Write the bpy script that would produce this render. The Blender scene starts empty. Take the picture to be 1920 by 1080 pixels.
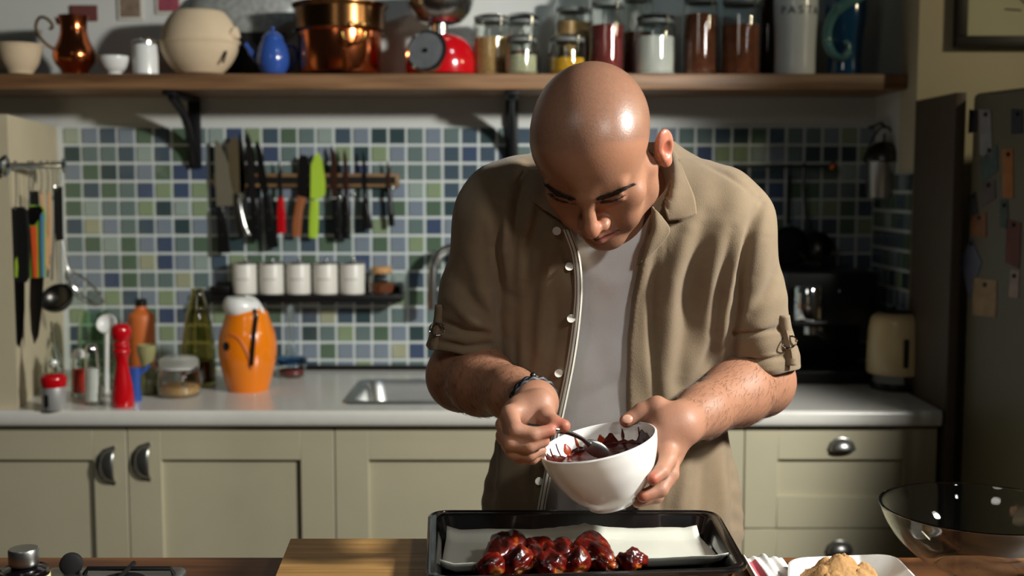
import bpy, bmesh, math, random
import numpy as np
from mathutils import Vector, Matrix
random.seed(7)
scene = bpy.context.scene
COL = scene.collection

# ------------------------------------------------------------------ camera
F = 2190.0                      # focal length in pixels of a 1920 x 1080 frame
PITCH = math.radians(5.1)
CAMZ = 1.44
cam = bpy.data.cameras.new('camera')
cam.sensor_width = 36.0
cam.lens = F / 1920 * 36.0
cam.dof.use_dof = True
cam.dof.focus_distance = 1.60
cam.dof.aperture_fstop = 3.5
cam.dof.aperture_blades = 0
cam.clip_start = 0.05
cam_o = bpy.data.objects.new('camera', cam)
COL.objects.link(cam_o)
cam_o.location = (0, 0, CAMZ)
cam_o.rotation_euler = (math.pi / 2 - PITCH, 0, 0)
scene.camera = cam_o

# ------------------------------------------------------------------ view, world, lights
vs = scene.view_settings
vs.view_transform = 'Standard'
vs.look = 'None'
vs.gamma = 1.0
vs.use_curve_mapping = False
vs.exposure = 0.0
w = bpy.data.worlds.new('world')
scene.world = w
w.use_nodes = True
w.node_tree.nodes['Background'].inputs[0].default_value = (0.55, 0.62, 0.62, 1)
w.node_tree.nodes['Background'].inputs[1].default_value = 0.024

def spot(name, loc, target, energy, color, size_deg, blend, radius):
    l = bpy.data.lights.new(name, 'SPOT')
    l.energy = energy; l.color = color
    l.spot_size = math.radians(size_deg); l.spot_blend = blend
    l.shadow_soft_size = radius
    o = bpy.data.objects.new(name, l); COL.objects.link(o)
    o.location = loc
    o.rotation_euler = (Vector(target) - Vector(loc)).to_track_quat('-Z', 'Y').to_euler()
    return o

def area(name, loc, target, energy, color, sx, sy, spread=180):
    l = bpy.data.lights.new(name, 'AREA')
    l.energy = energy; l.color = color; l.shape = 'RECTANGLE'; l.size = sx; l.size_y = sy
    l.spread = math.radians(spread)
    o = bpy.data.objects.new(name, l); COL.objects.link(o)
    o.location = loc
    o.rotation_euler = (Vector(target) - Vector(loc)).to_track_quat('-Z', 'Y').to_euler()
    return o

spot('key_lamp', (1.56, 1.08, 2.12), (-0.38, 2.24, 1.20), 290, (1.0, 0.985, 0.93), 73, 0.30, 0.10)
spot('front_lamp', (0.95, -0.25, 2.25), (0.08, 1.55, 1.12), 50, (1.0, 0.98, 0.93), 34, 0.8, 0.10)
spot('fill_lamp', (-0.65, 0.30, 2.35), (-0.10, 1.90, 1.10), 9, (1.0, 0.95, 0.86), 80, 0.6, 0.22)
spot('shelf_lamp', (1.95, 2.1, 2.15), (0.45, 2.6, 1.55), 15, (1.0, 0.89, 0.60), 95, 0.5, 0.05)
spot('cool_lamp', (0.85, 1.75, 2.95), (-0.15, 3.42, 1.80), 15, (0.62, 0.88, 1.0), 62, 0.9, 0.06)

# ------------------------------------------------------------------ pixel <-> world
CP, SP = math.cos(PITCH), math.sin(PITCH)
def P(u, v, y):
    a = (u - 960) / F; b = (540 - v) / F
    t = y / (CP + b * SP)
    return Vector((a * t, y, CAMZ + (b * CP - SP) * t))
def PZ(u, v, z):
    a = (u - 960) / F; b = (540 - v) / F
    t = (z - CAMZ) / (b * CP - SP)
    return Vector((a * t, (CP + b * SP) * t, z))
def MPP(y, v=540):               # metres per pixel at depth y
    return y / (CP + (540 - v) / F * SP) / F

# ------------------------------------------------------------------ materials
def lin(c):
    return tuple(((x / 255) / 12.92 if x / 255 <= 0.04045 else ((x / 255 + 0.055) / 1.055) ** 2.4) for x in c) + (1,)

MATS = {}
def M(name, col, rough=0.5, metal=0.0, var=0.12, scale=18.0, bump=0.0, bscale=None, trans=0.0, ior=1.45,
      coat=0.0, spec=0.5, stretch=None, sss=0.0, sheen=0.0, emit=0.0):
    if name in MATS: return MATS[name]
    m = bpy.data.materials.new(name); m.use_nodes = True
    nt = m.node_tree; n = nt.nodes; L = nt.links
    b = n['Principled BSDF']
    tc = n.new('ShaderNodeTexCoord')
    mp = n.new('ShaderNodeMapping')
    L.new(tc.outputs['Object'], mp.inputs[0])
    if stretch: mp.inputs['Scale'].default_value = stretch
    no = n.new('ShaderNodeTexNoise')
    no.inputs['Scale'].default_value = scale; no.inputs['Detail'].default_value = 5
    L.new(mp.outputs[0], no.inputs['Vector'])
    c = lin(col)
    mix = n.new('ShaderNodeMix'); mix.data_type = 'RGBA'
    mix.inputs['A'].default_value = tuple(x * (1 - var) for x in c[:3]) + (1,)
    mix.inputs['B'].default_value = tuple(min(1, x * (1 + var)) for x in c[:3]) + (1,)
    L.new(no.outputs[0], mix.inputs['Factor'])
    L.new(mix.outputs['Result'], b.inputs['Base Color'])
    b.inputs['Roughness'].default_value = rough
    b.inputs['Metallic'].default_value = metal
    b.inputs['IOR'].default_value = ior
    b.inputs['Specular IOR Level'].default_value = spec
    b.inputs['Transmission Weight'].default_value = trans
    b.inputs['Coat Weight'].default_value = coat
    b.inputs['Coat Roughness'].default_value = 0.05
    b.inputs['Sheen Weight'].default_value = sheen
    if sss:
        b.inputs['Subsurface Weight'].default_value = sss
        b.inputs['Subsurface Radius'].default_value = (1.0, 0.35, 0.18)
        b.inputs['Subsurface Scale'].default_value = 0.006
    if bump:
        nb = n.new('ShaderNodeTexNoise'); nb.inputs['Scale'].default_value = bscale or scale * 4
        nb.inputs['Detail'].default_value = 4
        L.new(mp.outputs[0], nb.inputs['Vector'])
        bp = n.new('ShaderNodeBump'); bp.inputs['Strength'].default_value = bump
        bp.inputs['Distance'].default_value = 0.002
        L.new(nb.outputs[0], bp.inputs['Height']); L.new(bp.outputs[0], b.inputs['Normal'])
    MATS[name] = m
    return m

def wood(name, col, dark, rough=0.45, stretch=(1, 14, 14), scale=3.0):
    if name in MATS: return MATS[name]
    m = M(name, col, rough, var=0.25, scale=scale, stretch=stretch, bump=0.15, bscale=scale * 6)
    nt = m.node_tree
    mix = [x for x in nt.nodes if x.bl_idname == 'ShaderNodeMix'][0]
    mix.inputs['A'].default_value = lin(dark); mix.inputs['B'].default_value = lin(col)
    ramp = nt.nodes.new('ShaderNodeValToRGB')
    ramp.color_ramp.elements[0].position = 0.35; ramp.color_ramp.elements[1].position = 0.65
    src = mix.inputs['Factor'].links[0].from_socket
    nt.links.new(src, ramp.inputs[0]); nt.links.new(ramp.outputs[0], mix.inputs['Factor'])
    return m

M('steel', (200, 200, 198), 0.22, 1.0, 0.06)
M('brushed', (175, 176, 174), 0.34, 1.0, 0.1, stretch=(1, 30, 1))
M('chrome', (225, 226, 226), 0.07, 1.0, 0.02)
M('darksteel', (90, 88, 84), 0.32, 1.0, 0.15)
M('satin', (196, 196, 193), 0.38, 0.55, 0.06)
M('copper', (214, 120, 72), 0.17, 1.0, 0.12, 9)
M('bronze', (120, 84, 50), 0.24, 1.0, 0.15, 9)
M('brass', (190, 150, 80), 0.25, 1.0, 0.1)
M('iron', (20, 18, 22), 0.5, 0.3, 0.2)
M('black', (14, 13, 14), 0.35, 0, 0.2)
M('blackmatte', (12, 11, 11), 0.6, 0, 0.2)
M('rubber', (30, 28, 30), 0.6)
M('white', (232, 232, 228), 0.25, coat=0.3, var=0.03)
M('whiteplain', (225, 224, 218), 0.5, var=0.04)
M('red', (190, 12, 22), 0.16, coat=0.6, var=0.06)
M('orange', (238, 128, 14), 0.22, coat=0.5, var=0.04)
M('terracotta', (205, 108, 50), 0.45, var=0.08)
M('cream', (224, 200, 150), 0.28, coat=0.4, var=0.05)
M('stoneware', (212, 190, 158), 0.75, var=0.1, bump=0.15)
M('olive', (96, 96, 60), 0.3, coat=0.4)
M('blue', (50, 84, 160), 0.2, coat=0.5, var=0.08)
M('blueglaze', (28, 74, 112), 0.14, coat=0.7, var=0.35, scale=14)
M('tealglaze', (86, 132, 132), 0.16, coat=0.7, var=0.25, scale=14)
M('lime', (172, 205, 62), 0.35, var=0.05)
M('brownwood', (150, 88, 50), 0.5)
M('glass', (250, 253, 250), 0.02, trans=1.0, var=0.0)
M('glassgreen', (205, 232, 210), 0.03, trans=1.0, var=0.02)
M('glassolive', (196, 188, 132), 0.03, trans=1.0, var=0.05)
M('glassbrown', (82, 42, 20), 0.04, trans=0.9, var=0.05)
M('glassblue', (90, 150, 215), 0.03, trans=1.0, var=0.05)

# ------------------------------------------------------------------ mesh building
class MB:
    def __init__(self): self.v = []; self.f = []
    def add(self, vs_, fs_):
        o = len(self.v)
        self.v += [tuple(p) for p in vs_]
        self.f += [tuple(i + o for i in f) for f in fs_]
        return self
    def box(self, x0, x1, y0, y1, z0, z1, bev=0.0, seg=2):
        if bev <= 0:
            return self.add([(x0,y0,z0),(x1,y0,z0),(x1,y1,z0),(x0,y1,z0),(x0,y0,z1),(x1,y0,z1),(x1,y1,z1),(x0,y1,z1)],
                            [(0,3,2,1),(4,5,6,7),(0,1,5,4),(1,2,6,5),(2,3,7,6),(3,0,4,7)])
        bm = bmesh.new()
        bmesh.ops.create_cube(bm, size=1.0)
        for q in bm.verts:
            q.co = Vector(((x0+x1)/2 + q.co.x*(x1-x0), (y0+y1)/2 + q.co.y*(y1-y0), (z0+z1)/2 + q.co.z*(z1-z0)))
        bmesh.ops.bevel(bm, geom=bm.edges[:], offset=bev, segments=seg, affect='EDGES', profile=0.5)
        return self.bm(bm)
    def bm(self, bm, mat=None):
        bm.verts.index_update()
        vs_ = [(mat @ q.co if mat else q.co.copy()) for q in bm.verts]
        fs_ = [[q.index for q in f.verts] for f in bm.faces]
        bm.free()
        return self.add(vs_, fs_)
    def lathe(self, prof, seg=32, c=(0, 0, 0), axis=None, closed=False, sx=1.0, sy=1.0):
        n = len(prof); vs_ = []; fs_ = []
        for (r, z) in prof:
            for k in range(seg):
                a = 2 * math.pi * k / seg
                vs_.append(Vector((max(r, 1e-5) * math.cos(a) * sx, max(r, 1e-5) * math.sin(a) * sy, z)))
        m = n if closed else n - 1
        for i in range(m):
            j = (i + 1) % n
            for k in range(seg):
                k2 = (k + 1) % seg
                fs_.append((i*seg + k, i*seg + k2, j*seg + k2, j*seg + k))
        if not closed:
            fs_.append(tuple(range(seg))[::-1])
            fs_.append(tuple((n-1)*seg + k for k in range(seg)))
        if axis is not None:
            q = Vector((0, 0, 1)).rotation_difference(Vector(axis))
            vs_ = [q @ p for p in vs_]
        vs_ = [p + Vector(c) for p in vs_]
        return self.add(vs_, fs_)
    def tube(self, pts, rad, seg=12, flat=1.0, closed=False):
        pts = [Vector(p) for p in pts]; n = len(pts)
        if not hasattr(rad, '__len__'): rad = [rad] * n
        vs_ = []; fs_ = []; up = None
        for i, p in enumerate(pts):
            if closed: t = (pts[(i+1) % n] - pts[i-1])
            else: t = (pts[min(i+1, n-1)] - pts[max(i-1, 0)])
            t = t.normalized()
            if up is None:
                up = Vector((0, 0, 1)) if abs(t.z) < 0.9 else Vector((0, 1, 0))
            a = (up - t * up.dot(t)).normalized(); b = t.cross(a); up = a
            for k in range(seg):
                th = 2 * math.pi * k / seg
                vs_.append(p + (a * math.cos(th) + b * math.sin(th) * flat) * rad[i])
        for i in range(n if closed else n - 1):
            j = (i + 1) % n
            for k in range(seg):
                k2 = (k + 1) % seg
                fs_.append((i*seg + k, i*seg + k2, j*seg + k2, j*seg + k))
        if not closed:
            fs_.append(tuple(range(seg))[::-1]); fs_.append(tuple((n-1)*seg + k for k in range(seg)))
        return self.add(vs_, fs_)
    def prism(self, pts, d, taper=1.0):           # polygon of 3D points extruded by vector d
        n = len(pts); pts = [Vector(p) for p in pts]; d = Vector(d)
        c = sum(pts, Vector()) / n
        back = [c + (p - c) * taper + d for p in pts]
        return self.add(pts + back, [tuple(range(n))[::-1], tuple(range(n, 2*n))] +
                        [(i, (i+1) % n, n + (i+1) % n, n + i) for i in range(n)])
    def ball(self, c, r, seg=16, sc=(1, 1, 1)):
        prof = [(r * math.sin(math.pi * i / (seg // 2)), -r * math.cos(math.pi * i / (seg // 2))) for i in range(seg // 2 + 1)]
        o = len(self.v)
        self.lathe(prof, seg)
        self.v[o:] = [(p[0]*sc[0] + c[0], p[1]*sc[1] + c[1], p[2]*sc[2] + c[2]) for p in self.v[o:]]
        return self
    def build(self, name, mat, parent=None, smooth=40, off=None):
        me = bpy.data.meshes.new(name)
        vs_ = self.v
        if off is not None: vs_ = [(a - off[0], b - off[1], c - off[2]) for a, b, c in vs_]
        me.from_pydata(vs_, [], self.f)
        bm = bmesh.new(); bm.from_mesh(me)
        bmesh.ops.recalc_face_normals(bm, faces=bm.faces[:])
        if bm.calc_volume(signed=True) < 0 and all(len(e.link_faces) == 2 for e in bm.edges):
            bmesh.ops.reverse_faces(bm, faces=bm.faces[:])
        bm.to_mesh(me); bm.free()
        if smooth:
            me.shade_smooth()
            me.set_sharp_from_angle(angle=math.radians(smooth))
        me.materials.append(MATS[mat] if isinstance(mat, str) else mat)
        o = bpy.data.objects.new(name, me); COL.objects.link(o)
        if parent is not None: o.parent = parent
        return o

def tag(o, label=None, cat=None, group=None, kind=None):
    if label: o['label'] = label
    if cat: o['category'] = cat
    if group: o['group'] = group
    if kind: o['kind'] = kind
    return o
def thing(name, label, cat, loc=(0, 0, 0), rotz=0.0, group=None):
    o = bpy.data.objects.new(name, None); COL.objects.link(o)
    o.location = loc; o.rotation_euler = (0, 0, rotz)
    o.empty_display_size = 0.05
    return tag(o, label, cat, group)
def struct(name, mb, mat, label, smooth=40):
    o = mb.build(name, mat, None, smooth)
    return tag(o, label, None, None, 'structure')
def arc(c, r, a0, a1, n, plane='xz'):
    out = []
    for i in range(n + 1):
        a = math.radians(a0 + (a1 - a0) * i / n)
        if plane == 'xz': out.append((c[0] + r*math.cos(a), c[1], c[2] + r*math.sin(a)))
        elif plane == 'xy': out.append((c[0] + r*math.cos(a), c[1] + r*math.sin(a), c[2]))
        else: out.append((c[0], c[1] + r*math.cos(a), c[2] + r*math.sin(a)))
    return out
def spline(pts, n=8):                       # Catmull-Rom through points
    pts = [Vector(p) for p in pts]; out = []
    q = [pts[0]*2 - pts[1]] + pts + [pts[-1]*2 - pts[-2]]
    for i in range(len(pts) - 1):
        a, b, c, d = q[i], q[i+1], q[i+2], q[i+3]
        for k in range(n):
            t = k / n
            out.append(0.5 * ((2*b) + (c - a)*t + (2*a - 5*b + 4*c - d)*t*t + (3*b - a - 3*c + d)*t**3))
    return out + [pts[-1]]
def sm2(pts, n=6):                          # smooth 2D profile
    return [(p.x, p.y) for p in spline([(a, b, 0) for a, b in pts], n)]
# ------------------------------------------------------------------ the room
YW = 3.42; ZC = 0.895; YF = 2.78; ZS = 1.7314; XL = -1.304; XR = 1.053; ZT = 1.6044; TP = 0.0525
M('plaster', (206, 207, 202), 0.85, var=0.06, scale=6, bump=0.2, bscale=60)
M('plasterwarm', (200, 188, 158), 0.85, var=0.10, scale=5, bump=0.25, bscale=50)
M('grout', (205, 212, 210), 0.7, var=0.05)
M('floorwood', (110, 84, 60), 0.5, var=0.2)
M('darkpanel', (88, 74, 60), 0.6, var=0.15)
struct('floor', MB().box(-3.0, 3.0, -1.0, 3.8, -0.05, 0.0), 'floorwood', 'dark wooden kitchen floor below the cabinets')
wb = struct('wall_back', MB().box(-3.0, XR + 0.1, YW, YW + 0.12, 0, 2.9), 'plaster', 'white plastered back wall with a blue and green mosaic tile backsplash')
g = MB().box(XL - 0.02, XR, YW - 0.004, YW, ZC, ZT + 0.003).build('grout_bed', 'grout', wb)
TILES = [
 'spdpgdgtmnldgtmdpkktptdk.d', 'kttdmdgp...ntp.lklptpdnd', 'pgkdpgnn........nttttddpt', 'gdgtnlnl..d.p...tkpmldm',
 'gmttlkml..p.t..d.dgpgkn', 'dypt pkpp..k.d...lptnp', 'tgmgpntgg.gttdgtpgplgp', 'pptgynpmd.ggpgptnppggd',
 'ppngttytp..d.......dk.', 'mtldplpd...g.......gd', 'lptdgndp...gpdydkttptk', 'dgtpmlpg...dpktltgpktd',
 'kpdtgmgp....ppgpppynkd']
PAL = dict(s=(164,174,156), p=(126,137,150), d=(74,89,102), g=(88,108,90), t=(104,121,120), n=(70,83,110),
           l=(136,152,120), m=(148,162,156), y=(162,164,138), k=(58,75,78))
for k, c in PAL.items():
    M('tile_' + k, c, 0.12, var=0.10, scale=9, coat=0.3)
def tile_mesh(name, c, dx=0.0452, dz=0.0452):
    mb = MB(); h = dx / 2; hz = dz / 2; e = 0.003
    mb.add([(-h, 0, -hz), (h, 0, -hz), (h, 0, hz), (-h, 0, hz),
            (-h + e, -0.005, -hz + e), (h - e, -0.005, -hz + e), (h - e, -0.005, hz - e), (-h + e, -0.005, hz - e)],
           [(4, 5, 6, 7), (0, 1, 5, 4), (1, 2, 6, 5), (2, 3, 7, 6), (3, 0, 4, 7)])
    me = bpy.data.meshes.new(name); me.from_pydata(mb.v, [], mb.f)
    me.materials.append(MATS['tile_' + c]); me.update()
    return me
TM = {c: tile_mesh('tile', c) for c in PAL}
rest = {c: MB() for c in PAL}
letters = 'pdgtnlmk'
for r in range(14):
    for c in range(45):
        ch = TILES[r][c] if r < 13 and c < len(TILES[r]) else '.'
        if ch not in PAL: ch = random.choice('ppddggtttnlmkk')
        x = XL + TP * (c + 0.5); z = ZT - TP * (r + 0.5)
        if r == 13: z = ZT - TP * 13 - 0.012
        if c < 23 and r < 13:
            o = bpy.data.objects.new('tile', TM[ch]); COL.objects.link(o)
            o.parent = wb; o.location = (x, YW - 0.004, z)
            o.rotation_euler = (random.uniform(-.012, .012), 0, random.uniform(-.012, .012))
        else:
            hz = 0.0085 if r == 13 else 0.0226
            h = 0.0226; e = 0.003; y0 = YW - 0.004
            rest[ch].add([(x-h, y0, z-hz), (x+h, y0, z-hz), (x+h, y0, z+hz), (x-h, y0, z+hz),
                          (x-h+e, y0-.005, z-hz+e), (x+h-e, y0-.005, z-hz+e), (x+h-e, y0-.005, z+hz-e), (x-h+e, y0-.005, z+hz-e)],
                         [(4,5,6,7),(0,1,5,4),(1,2,6,5),(2,3,7,6),(3,0,4,7)])
me = bpy.data.meshes.new('remaining_tiles'); V = []; Fc = []; MI = []
for i, (c, mb) in enumerate(rest.items()):
    o_ = len(V); V += mb.v; Fc += [tuple(q + o_ for q in f) for f in mb.f]; MI += [i] * len(mb.f)
me.from_pydata(V, [], Fc)
for c in PAL: me.materials.append(MATS['tile_' + c])
me.polygons.foreach_set('material_index', MI); me.update()
o = bpy.data.objects.new('remaining_tiles', me); COL.objects.link(o); o.parent = wb; o['kind'] = 'stuff'

# low splayed partition on the left, its front flush with the worktop
mb = MB().prism([(-1.32, 3.415, ZC), (-1.20, 2.80, ZC), (-3.0, 2.80, ZC), (-3.0, 3.415, ZC)], (0, 0, ZT - ZC))
struct('wall_left', mb, 'plasterwarm', 'low beige partition wall at the left end of the worktop')
# right hand return of the alcove, and the wall above the fridge
wr = struct('wall_right', MB().box(XR, XR + 0.12, 3.201, YW, 0, 2.9), 'plaster', 'shadowed side wall of the alcove at the right end of the shelf')
gm = MB().box(XR - 0.003, XR, 3.09, YW - 0.004, ZC, 1.47).build('grout_bed', 'grout', wr)
for r in range(11):
    for c in range(6):
        ch = random.choice('ppddggtttnlmkk')
        o = bpy.data.objects.new('tile', TM[ch]); COL.objects.link(o); o.parent = wr
        o.location = (XR - 0.003, YW - 0.03 - TP * (c + 0.5), 1.47 - TP * (r + 0.5)); o.rotation_euler = (0, 0, -math.pi / 2)
struct('wall_front_right', MB().box(XR, 3.0, 3.07, 3.2, 0, 2.9), 'plasterwarm', 'beige wall above the fridge that holds the framed picture')
struct('trim_1', MB().box(-0.62, XR - 0.01, YW - 0.03, YW - 0.004, ZC, ZC + 0.013, 0.003), 'black', 'black sealing strip where worktop meets tiles')

# ------------------------------------------------------------------ worktop with a sink cut out
M('worktop', (214, 212, 204), 0.22, var=0.05, scale=40)
sx0, sx1 = PZ(640, 758, ZC).x, 0.12
sy0, sy1 = PZ(640, 758, ZC).y, PZ(655, 713, ZC).y
mb = MB()
x0, x1, y0, y1, z0, z1 = -1.75, 1.036, YF, YW - 0.006, ZC - 0.038, ZC
h = 0.012
mb.box(x0, sx0 + h, y0, y1, z0, z1); mb.box(sx1 - h, x1, y0, y1, z0, z1)
mb.box(sx0 + h, sx1 - h, y0, sy0 + h, z0, z1); mb.box(sx0 + h, sx1 - h, sy1 - h, y1, z0, z1)
wt = mb.build('worktop', 'worktop')
tag(wt, 'long pale grey worktop above the sage cabinets', 'worktop')
tb = MB().tube([(x0, y0, ZC - 0.019), (x1, y0, ZC - 0.019)], 0.019, 12, 0.35).build('front_edge', 'worktop', wt)

sk = thing('sink', 'stainless steel sink let into the worktop behind the man', 'sink', (0, 0, ZC))
mb = MB()
def ring(x0, x1, y0, y1, r, z, n=5):
    out = []
    for cx, cy, a0 in ((x1-r, y0+r, -90), (x1-r, y1-r, 0), (x0+r, y1-r, 90), (x0+r, y0+r, 180)):
        for i in range(n + 1):
            a = math.radians(a0 + 90 * i / n); out.append((cx + r*math.cos(a), cy + r*math.sin(a), z))
    return out
def loft(rings, cap_last=True, cap_first=False):
    mb = MB(); n = len(rings[0]); V = [p for r in rings for p in r]; f = []
    for i in range(len(rings) - 1):
        for k in range(n): f.append((i*n + k, i*n + (k+1) % n, (i+1)*n + (k+1) % n, (i+1)*n + k))
    if cap_last: f.append(tuple((len(rings)-1)*n + k for k in range(n)))
    if cap_first: f.append(tuple(range(n))[::-1])
    return mb.add(V, f)
loft([ring(sx0, sx1, sy0, sy1, .03, .0005), ring(sx0+.002, sx1-.002, sy0+.002, sy1-.002, .03, .004), ring(sx0+.025, sx1-.025, sy0+.025, sy1-.025, .04, .004)], False).build('rim', 'brushed', sk)
loft([ring(sx0+.025, sx1-.025, sy0+.025, sy1-.025, .04, .004), ring(sx0+.032, sx1-.032, sy0+.032, sy1-.032, .045, -.01), ring(sx0+.05, sx1-.05, sy0+.05, sy1-.05, .05, -.13), ring(sx0+.07, sx1-.07, sy0+.07, sy1-.07, .05, -.14)], True).build('basin', 'brushed', sk)
MB().lathe([(0.03, -0.139), (0.03, -0.136), (0.012, -0.137)], 24, ((sx0+sx1)/2, (sy0+sy1)/2, 0)).build('drain', 'chrome', sk)
fp = P(905, 700, 3.34)
fa = thing('tap', 'tall chrome gooseneck tap half hidden behind the man', 'tap', (fp.x, 3.345, ZC))
s_ = MPP(3.34)
pts = [(0, 0, 0.02), (0, 0, 0.17), (0, 0, 190*s_)] + [(-46*s_ + 46*s_*math.cos(math.radians(a)), -0.02*a/180, 192*s_ + 46*s_*math.sin(math.radians(a))) for a in range(15, 181, 15)] + [(-93*s_, -0.022, 160*s_), (-94*s_, -0.022, 122*s_)]
MB().tube(spline(pts, 3), 0.0145, 16).build('spout', 'steel', fa)
MB().lathe([(0.028, 0), (0.028, 0.012), (0.02, 0.02), (0.02, 0.07), (0.014, 0.08)], 24).build('base', 'chrome', fa)
MB().tube([(0.018, 0, 0.05), (0.05, -0.01, 0.06), (0.09, -0.015, 0.085)], [0.008, 0.006, 0.005], 10).build('lever', 'chrome', fa)

# ------------------------------------------------------------------ base cabinets
M('sage', (182, 175, 148), 0.5, var=0.05, scale=12, bump=0.08, bscale=90)
M('sagein', (90, 88, 70), 0.7)
M('pewter', (160, 160, 156), 0.3, 0.9, 0.15)
ZD1 = ZC - 0.044; CY = 2.80
def cup_handle(parent, x, z, vertical, flip=1):
    # half-dome cup pull: outer shell plus a flange
    mb = MB(); n = 14; m = 7; L_ = 0.042; D = 0.026; H = 0.021
    vs_ = []; fs_ = []
    for i in range(n + 1):
        a = math.pi * i / n
        for j in range(m + 1):
            b = math.pi / 2 * j / m
            lx = -L_ * math.cos(a); w_ = math.sin(a) ** 0.7
            vs_.append((lx, -D * math.sin(b) * w_ - 0.001, H * (2 * math.cos(b) * w_ - 1)))
    for i in range(n):
        for j in range(m):
            fs_.append((i*(m+1)+j, (i+1)*(m+1)+j, (i+1)*(m+1)+j+1, i*(m+1)+j+1))
    mb.add(vs_, fs_)
    mb.tube([(-L_-.004, -.002, -H*.9), (-L_*.9, -.002, H*.3), (-L_*.5, -.002, H*1.0), (0, -.002, H*1.25), (L_*.5, -.002, H*1.0), (L_*.9, -.002, H*.3), (L_+.004, -.002, -H*.9)], 0.0035, 8)
    o = mb.build('handle', 'pewter', parent)
    md = o.modifiers.new('thick', 'SOLIDIFY'); md.thickness = 0.002
    o.location = (x, 0, z)
    o['label'] = 'pewter cup handle'
    if vertical: o.rotation_euler = (0, flip * math.pi / 2, 0)
    return o
def shaker(parent, name, x0, x1, z0, z1, fx, fzt, fzb):
    """door or drawer front in frame-and-panel construction, face at y=0 (local), 22 mm thick"""
    d = bpy.data.objects.new(name, None); COL.objects.link(d); d.parent = parent
    g_ = 0.0015; x0 += g_; x1 -= g_
    mb = MB(); b_ = 0.0012
    MB().box(x0, x0 + fx, 0, 0.022, z0, z1, b_, 1).build('stile', 'sage', d)
    MB().box(x1 - fx, x1, 0, 0.022, z0, z1, b_, 1).build('stile', 'sage', d)
    MB().box(x0 + fx, x1 - fx, 0, 0.022, z1 - fzt, z1, b_, 1).build('rail', 'sage', d)
    MB().box(x0 + fx, x1 - fx, 0, 0.022, z0, z0 + fzb, b_, 1).build('rail', 'sage', d)
    MB().box(x0 + fx, x1 - fx, 0.012, 0.020, z0 + fzb, z1 - fzt).build('panel', 'sage', d)
    return d
CX = [(-1.44, -0.938), (-0.938, -0.4325), (-0.4325, 0.073), (0.073, 0.5667)]
CL = ['sage cabinet at the far left with a handle at its upper right', 'sage cabinet under the orange jug with a handle at its upper left',
      'sage cabinet below the sink, left of the man', 'sage cabinet hidden behind the man, left of the drawers']
fxw = 0.0815
for i, (a, b) in enumerate(CX):
    t = thing('base_cabinet', CL[i], 'cabinet', (0, CY, 0), group='sage base cabinets')
    MB().box(a, b, 0.024, 0.58, 0.10, ZC - (0.16 if i in (2, 3) else 0.040)).build('carcass', 'sagein', t)
    MB().box(a, b, 0.06, 0.075, 0.0, 0.10).build('plinth', 'sage', t)
    d = shaker(t, 'door', a, b, 0.11, ZD1, fxw, 0.082, 0.082)
    if i == 0: cup_handle(d, b - 0.048, P(200, 872, 2.8).z, True, -1)
    if i == 1: cup_handle(d, a + 0.038, P(265, 865, 2.8).z, True, -1)
t = thing('drawer_unit', 'sage drawer unit at the right end below the kettle', 'cabinet', (0, CY, 0), group='sage base cabinets')
a, b = 0.5667, 1.0487
MB().box(a, b - .012, 0.024, 0.58, 0.10, ZC - 0.040).build('carcass', 'sagein', t)
MB().box(a, b, 0.06, 0.075, 0.0, 0.10).build('plinth', 'sage', t)
zt = ZD1
for k, hh in enumerate((0.252, 0.252, 0.23)):
    d = shaker(t, 'drawer', a, b - 0.012, zt - hh, zt - 0.003, 0.08, 0.078, 0.078)
    if k < 2:
        o = cup_handle(d, (a + b) / 2 - 0.005, zt - (0.044 if k == 0 else 0.048), False); o.scale = (.72, .8, .66)
    zt -= hh
# ------------------------------------------------------------------ shelf
wood('shelfwood', (150, 112, 78), (104, 74, 48), 0.5)
sh = MB().box(-1.9, XR - 0.002, 3.14, YW, ZS - 0.042, ZS, 0.004).build('shelf', 'shelfwood')
tag(sh, 'long brown wooden wall shelf loaded with pots and jars', 'shelf')
def bracket(u, label):
    x = P(u, 200, 3.3).x
    t = thing('shelf_bracket', label, 'bracket', (x, YW - 0.0095, ZS - 0.042), group='black iron shelf brackets')
    MB().box(-0.018, 0.018, -0.26, -0.002, -0.014, -0.0005, 0.003).build('top_bar', 'iron', t)
    MB().box(-0.018, 0.018, -0.012, 0.0, -0.205, -0.0005, 0.003).build('wall_bar', 'iron', t)
    mb = MB()
    pts = spline([(0, -0.235, -0.012), (0, -0.12, -0.055), (0, -0.04, -0.13), (0, -0.008, -0.195)], 6)
    mb.tube(pts, 0.018, 8, 0.5); mb.build('brace', 'iron', t)
    MB().ball((0, -0.013, -0.188), 0.006, 10).build('screw', 'steel', t)
bracket(345, 'black iron shelf bracket above the knife rack')
bracket(960, 'black iron shelf bracket left of the man\'s head')
# ------------------------------------------------------------------ things on the shelf
def sz(u, v, y): return P(u, v, y).z - ZS
def on_shelf(name, label, cat, u, y, group=None, rotz=0):
    return thing(name, label, cat, (P(u, 120, y).x, y, ZS), rotz, group)
def prof(u, y, pts, base=ZS):               # [(half width px, v)] -> [(r, z)] from the base
    m = MPP(y)
    return [(w_ * m, max(0.0, P(u, v, y).z - base)) for w_, v in pts]
def shell(pr, t=0.003, floor=0.004):        # closed glass wall from an outer profile
    inner = [(max(r - t, 0.0005), max(z, pr[0][1] + floor)) for r, z in pr]
    return pr + inner[::-1]

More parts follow.
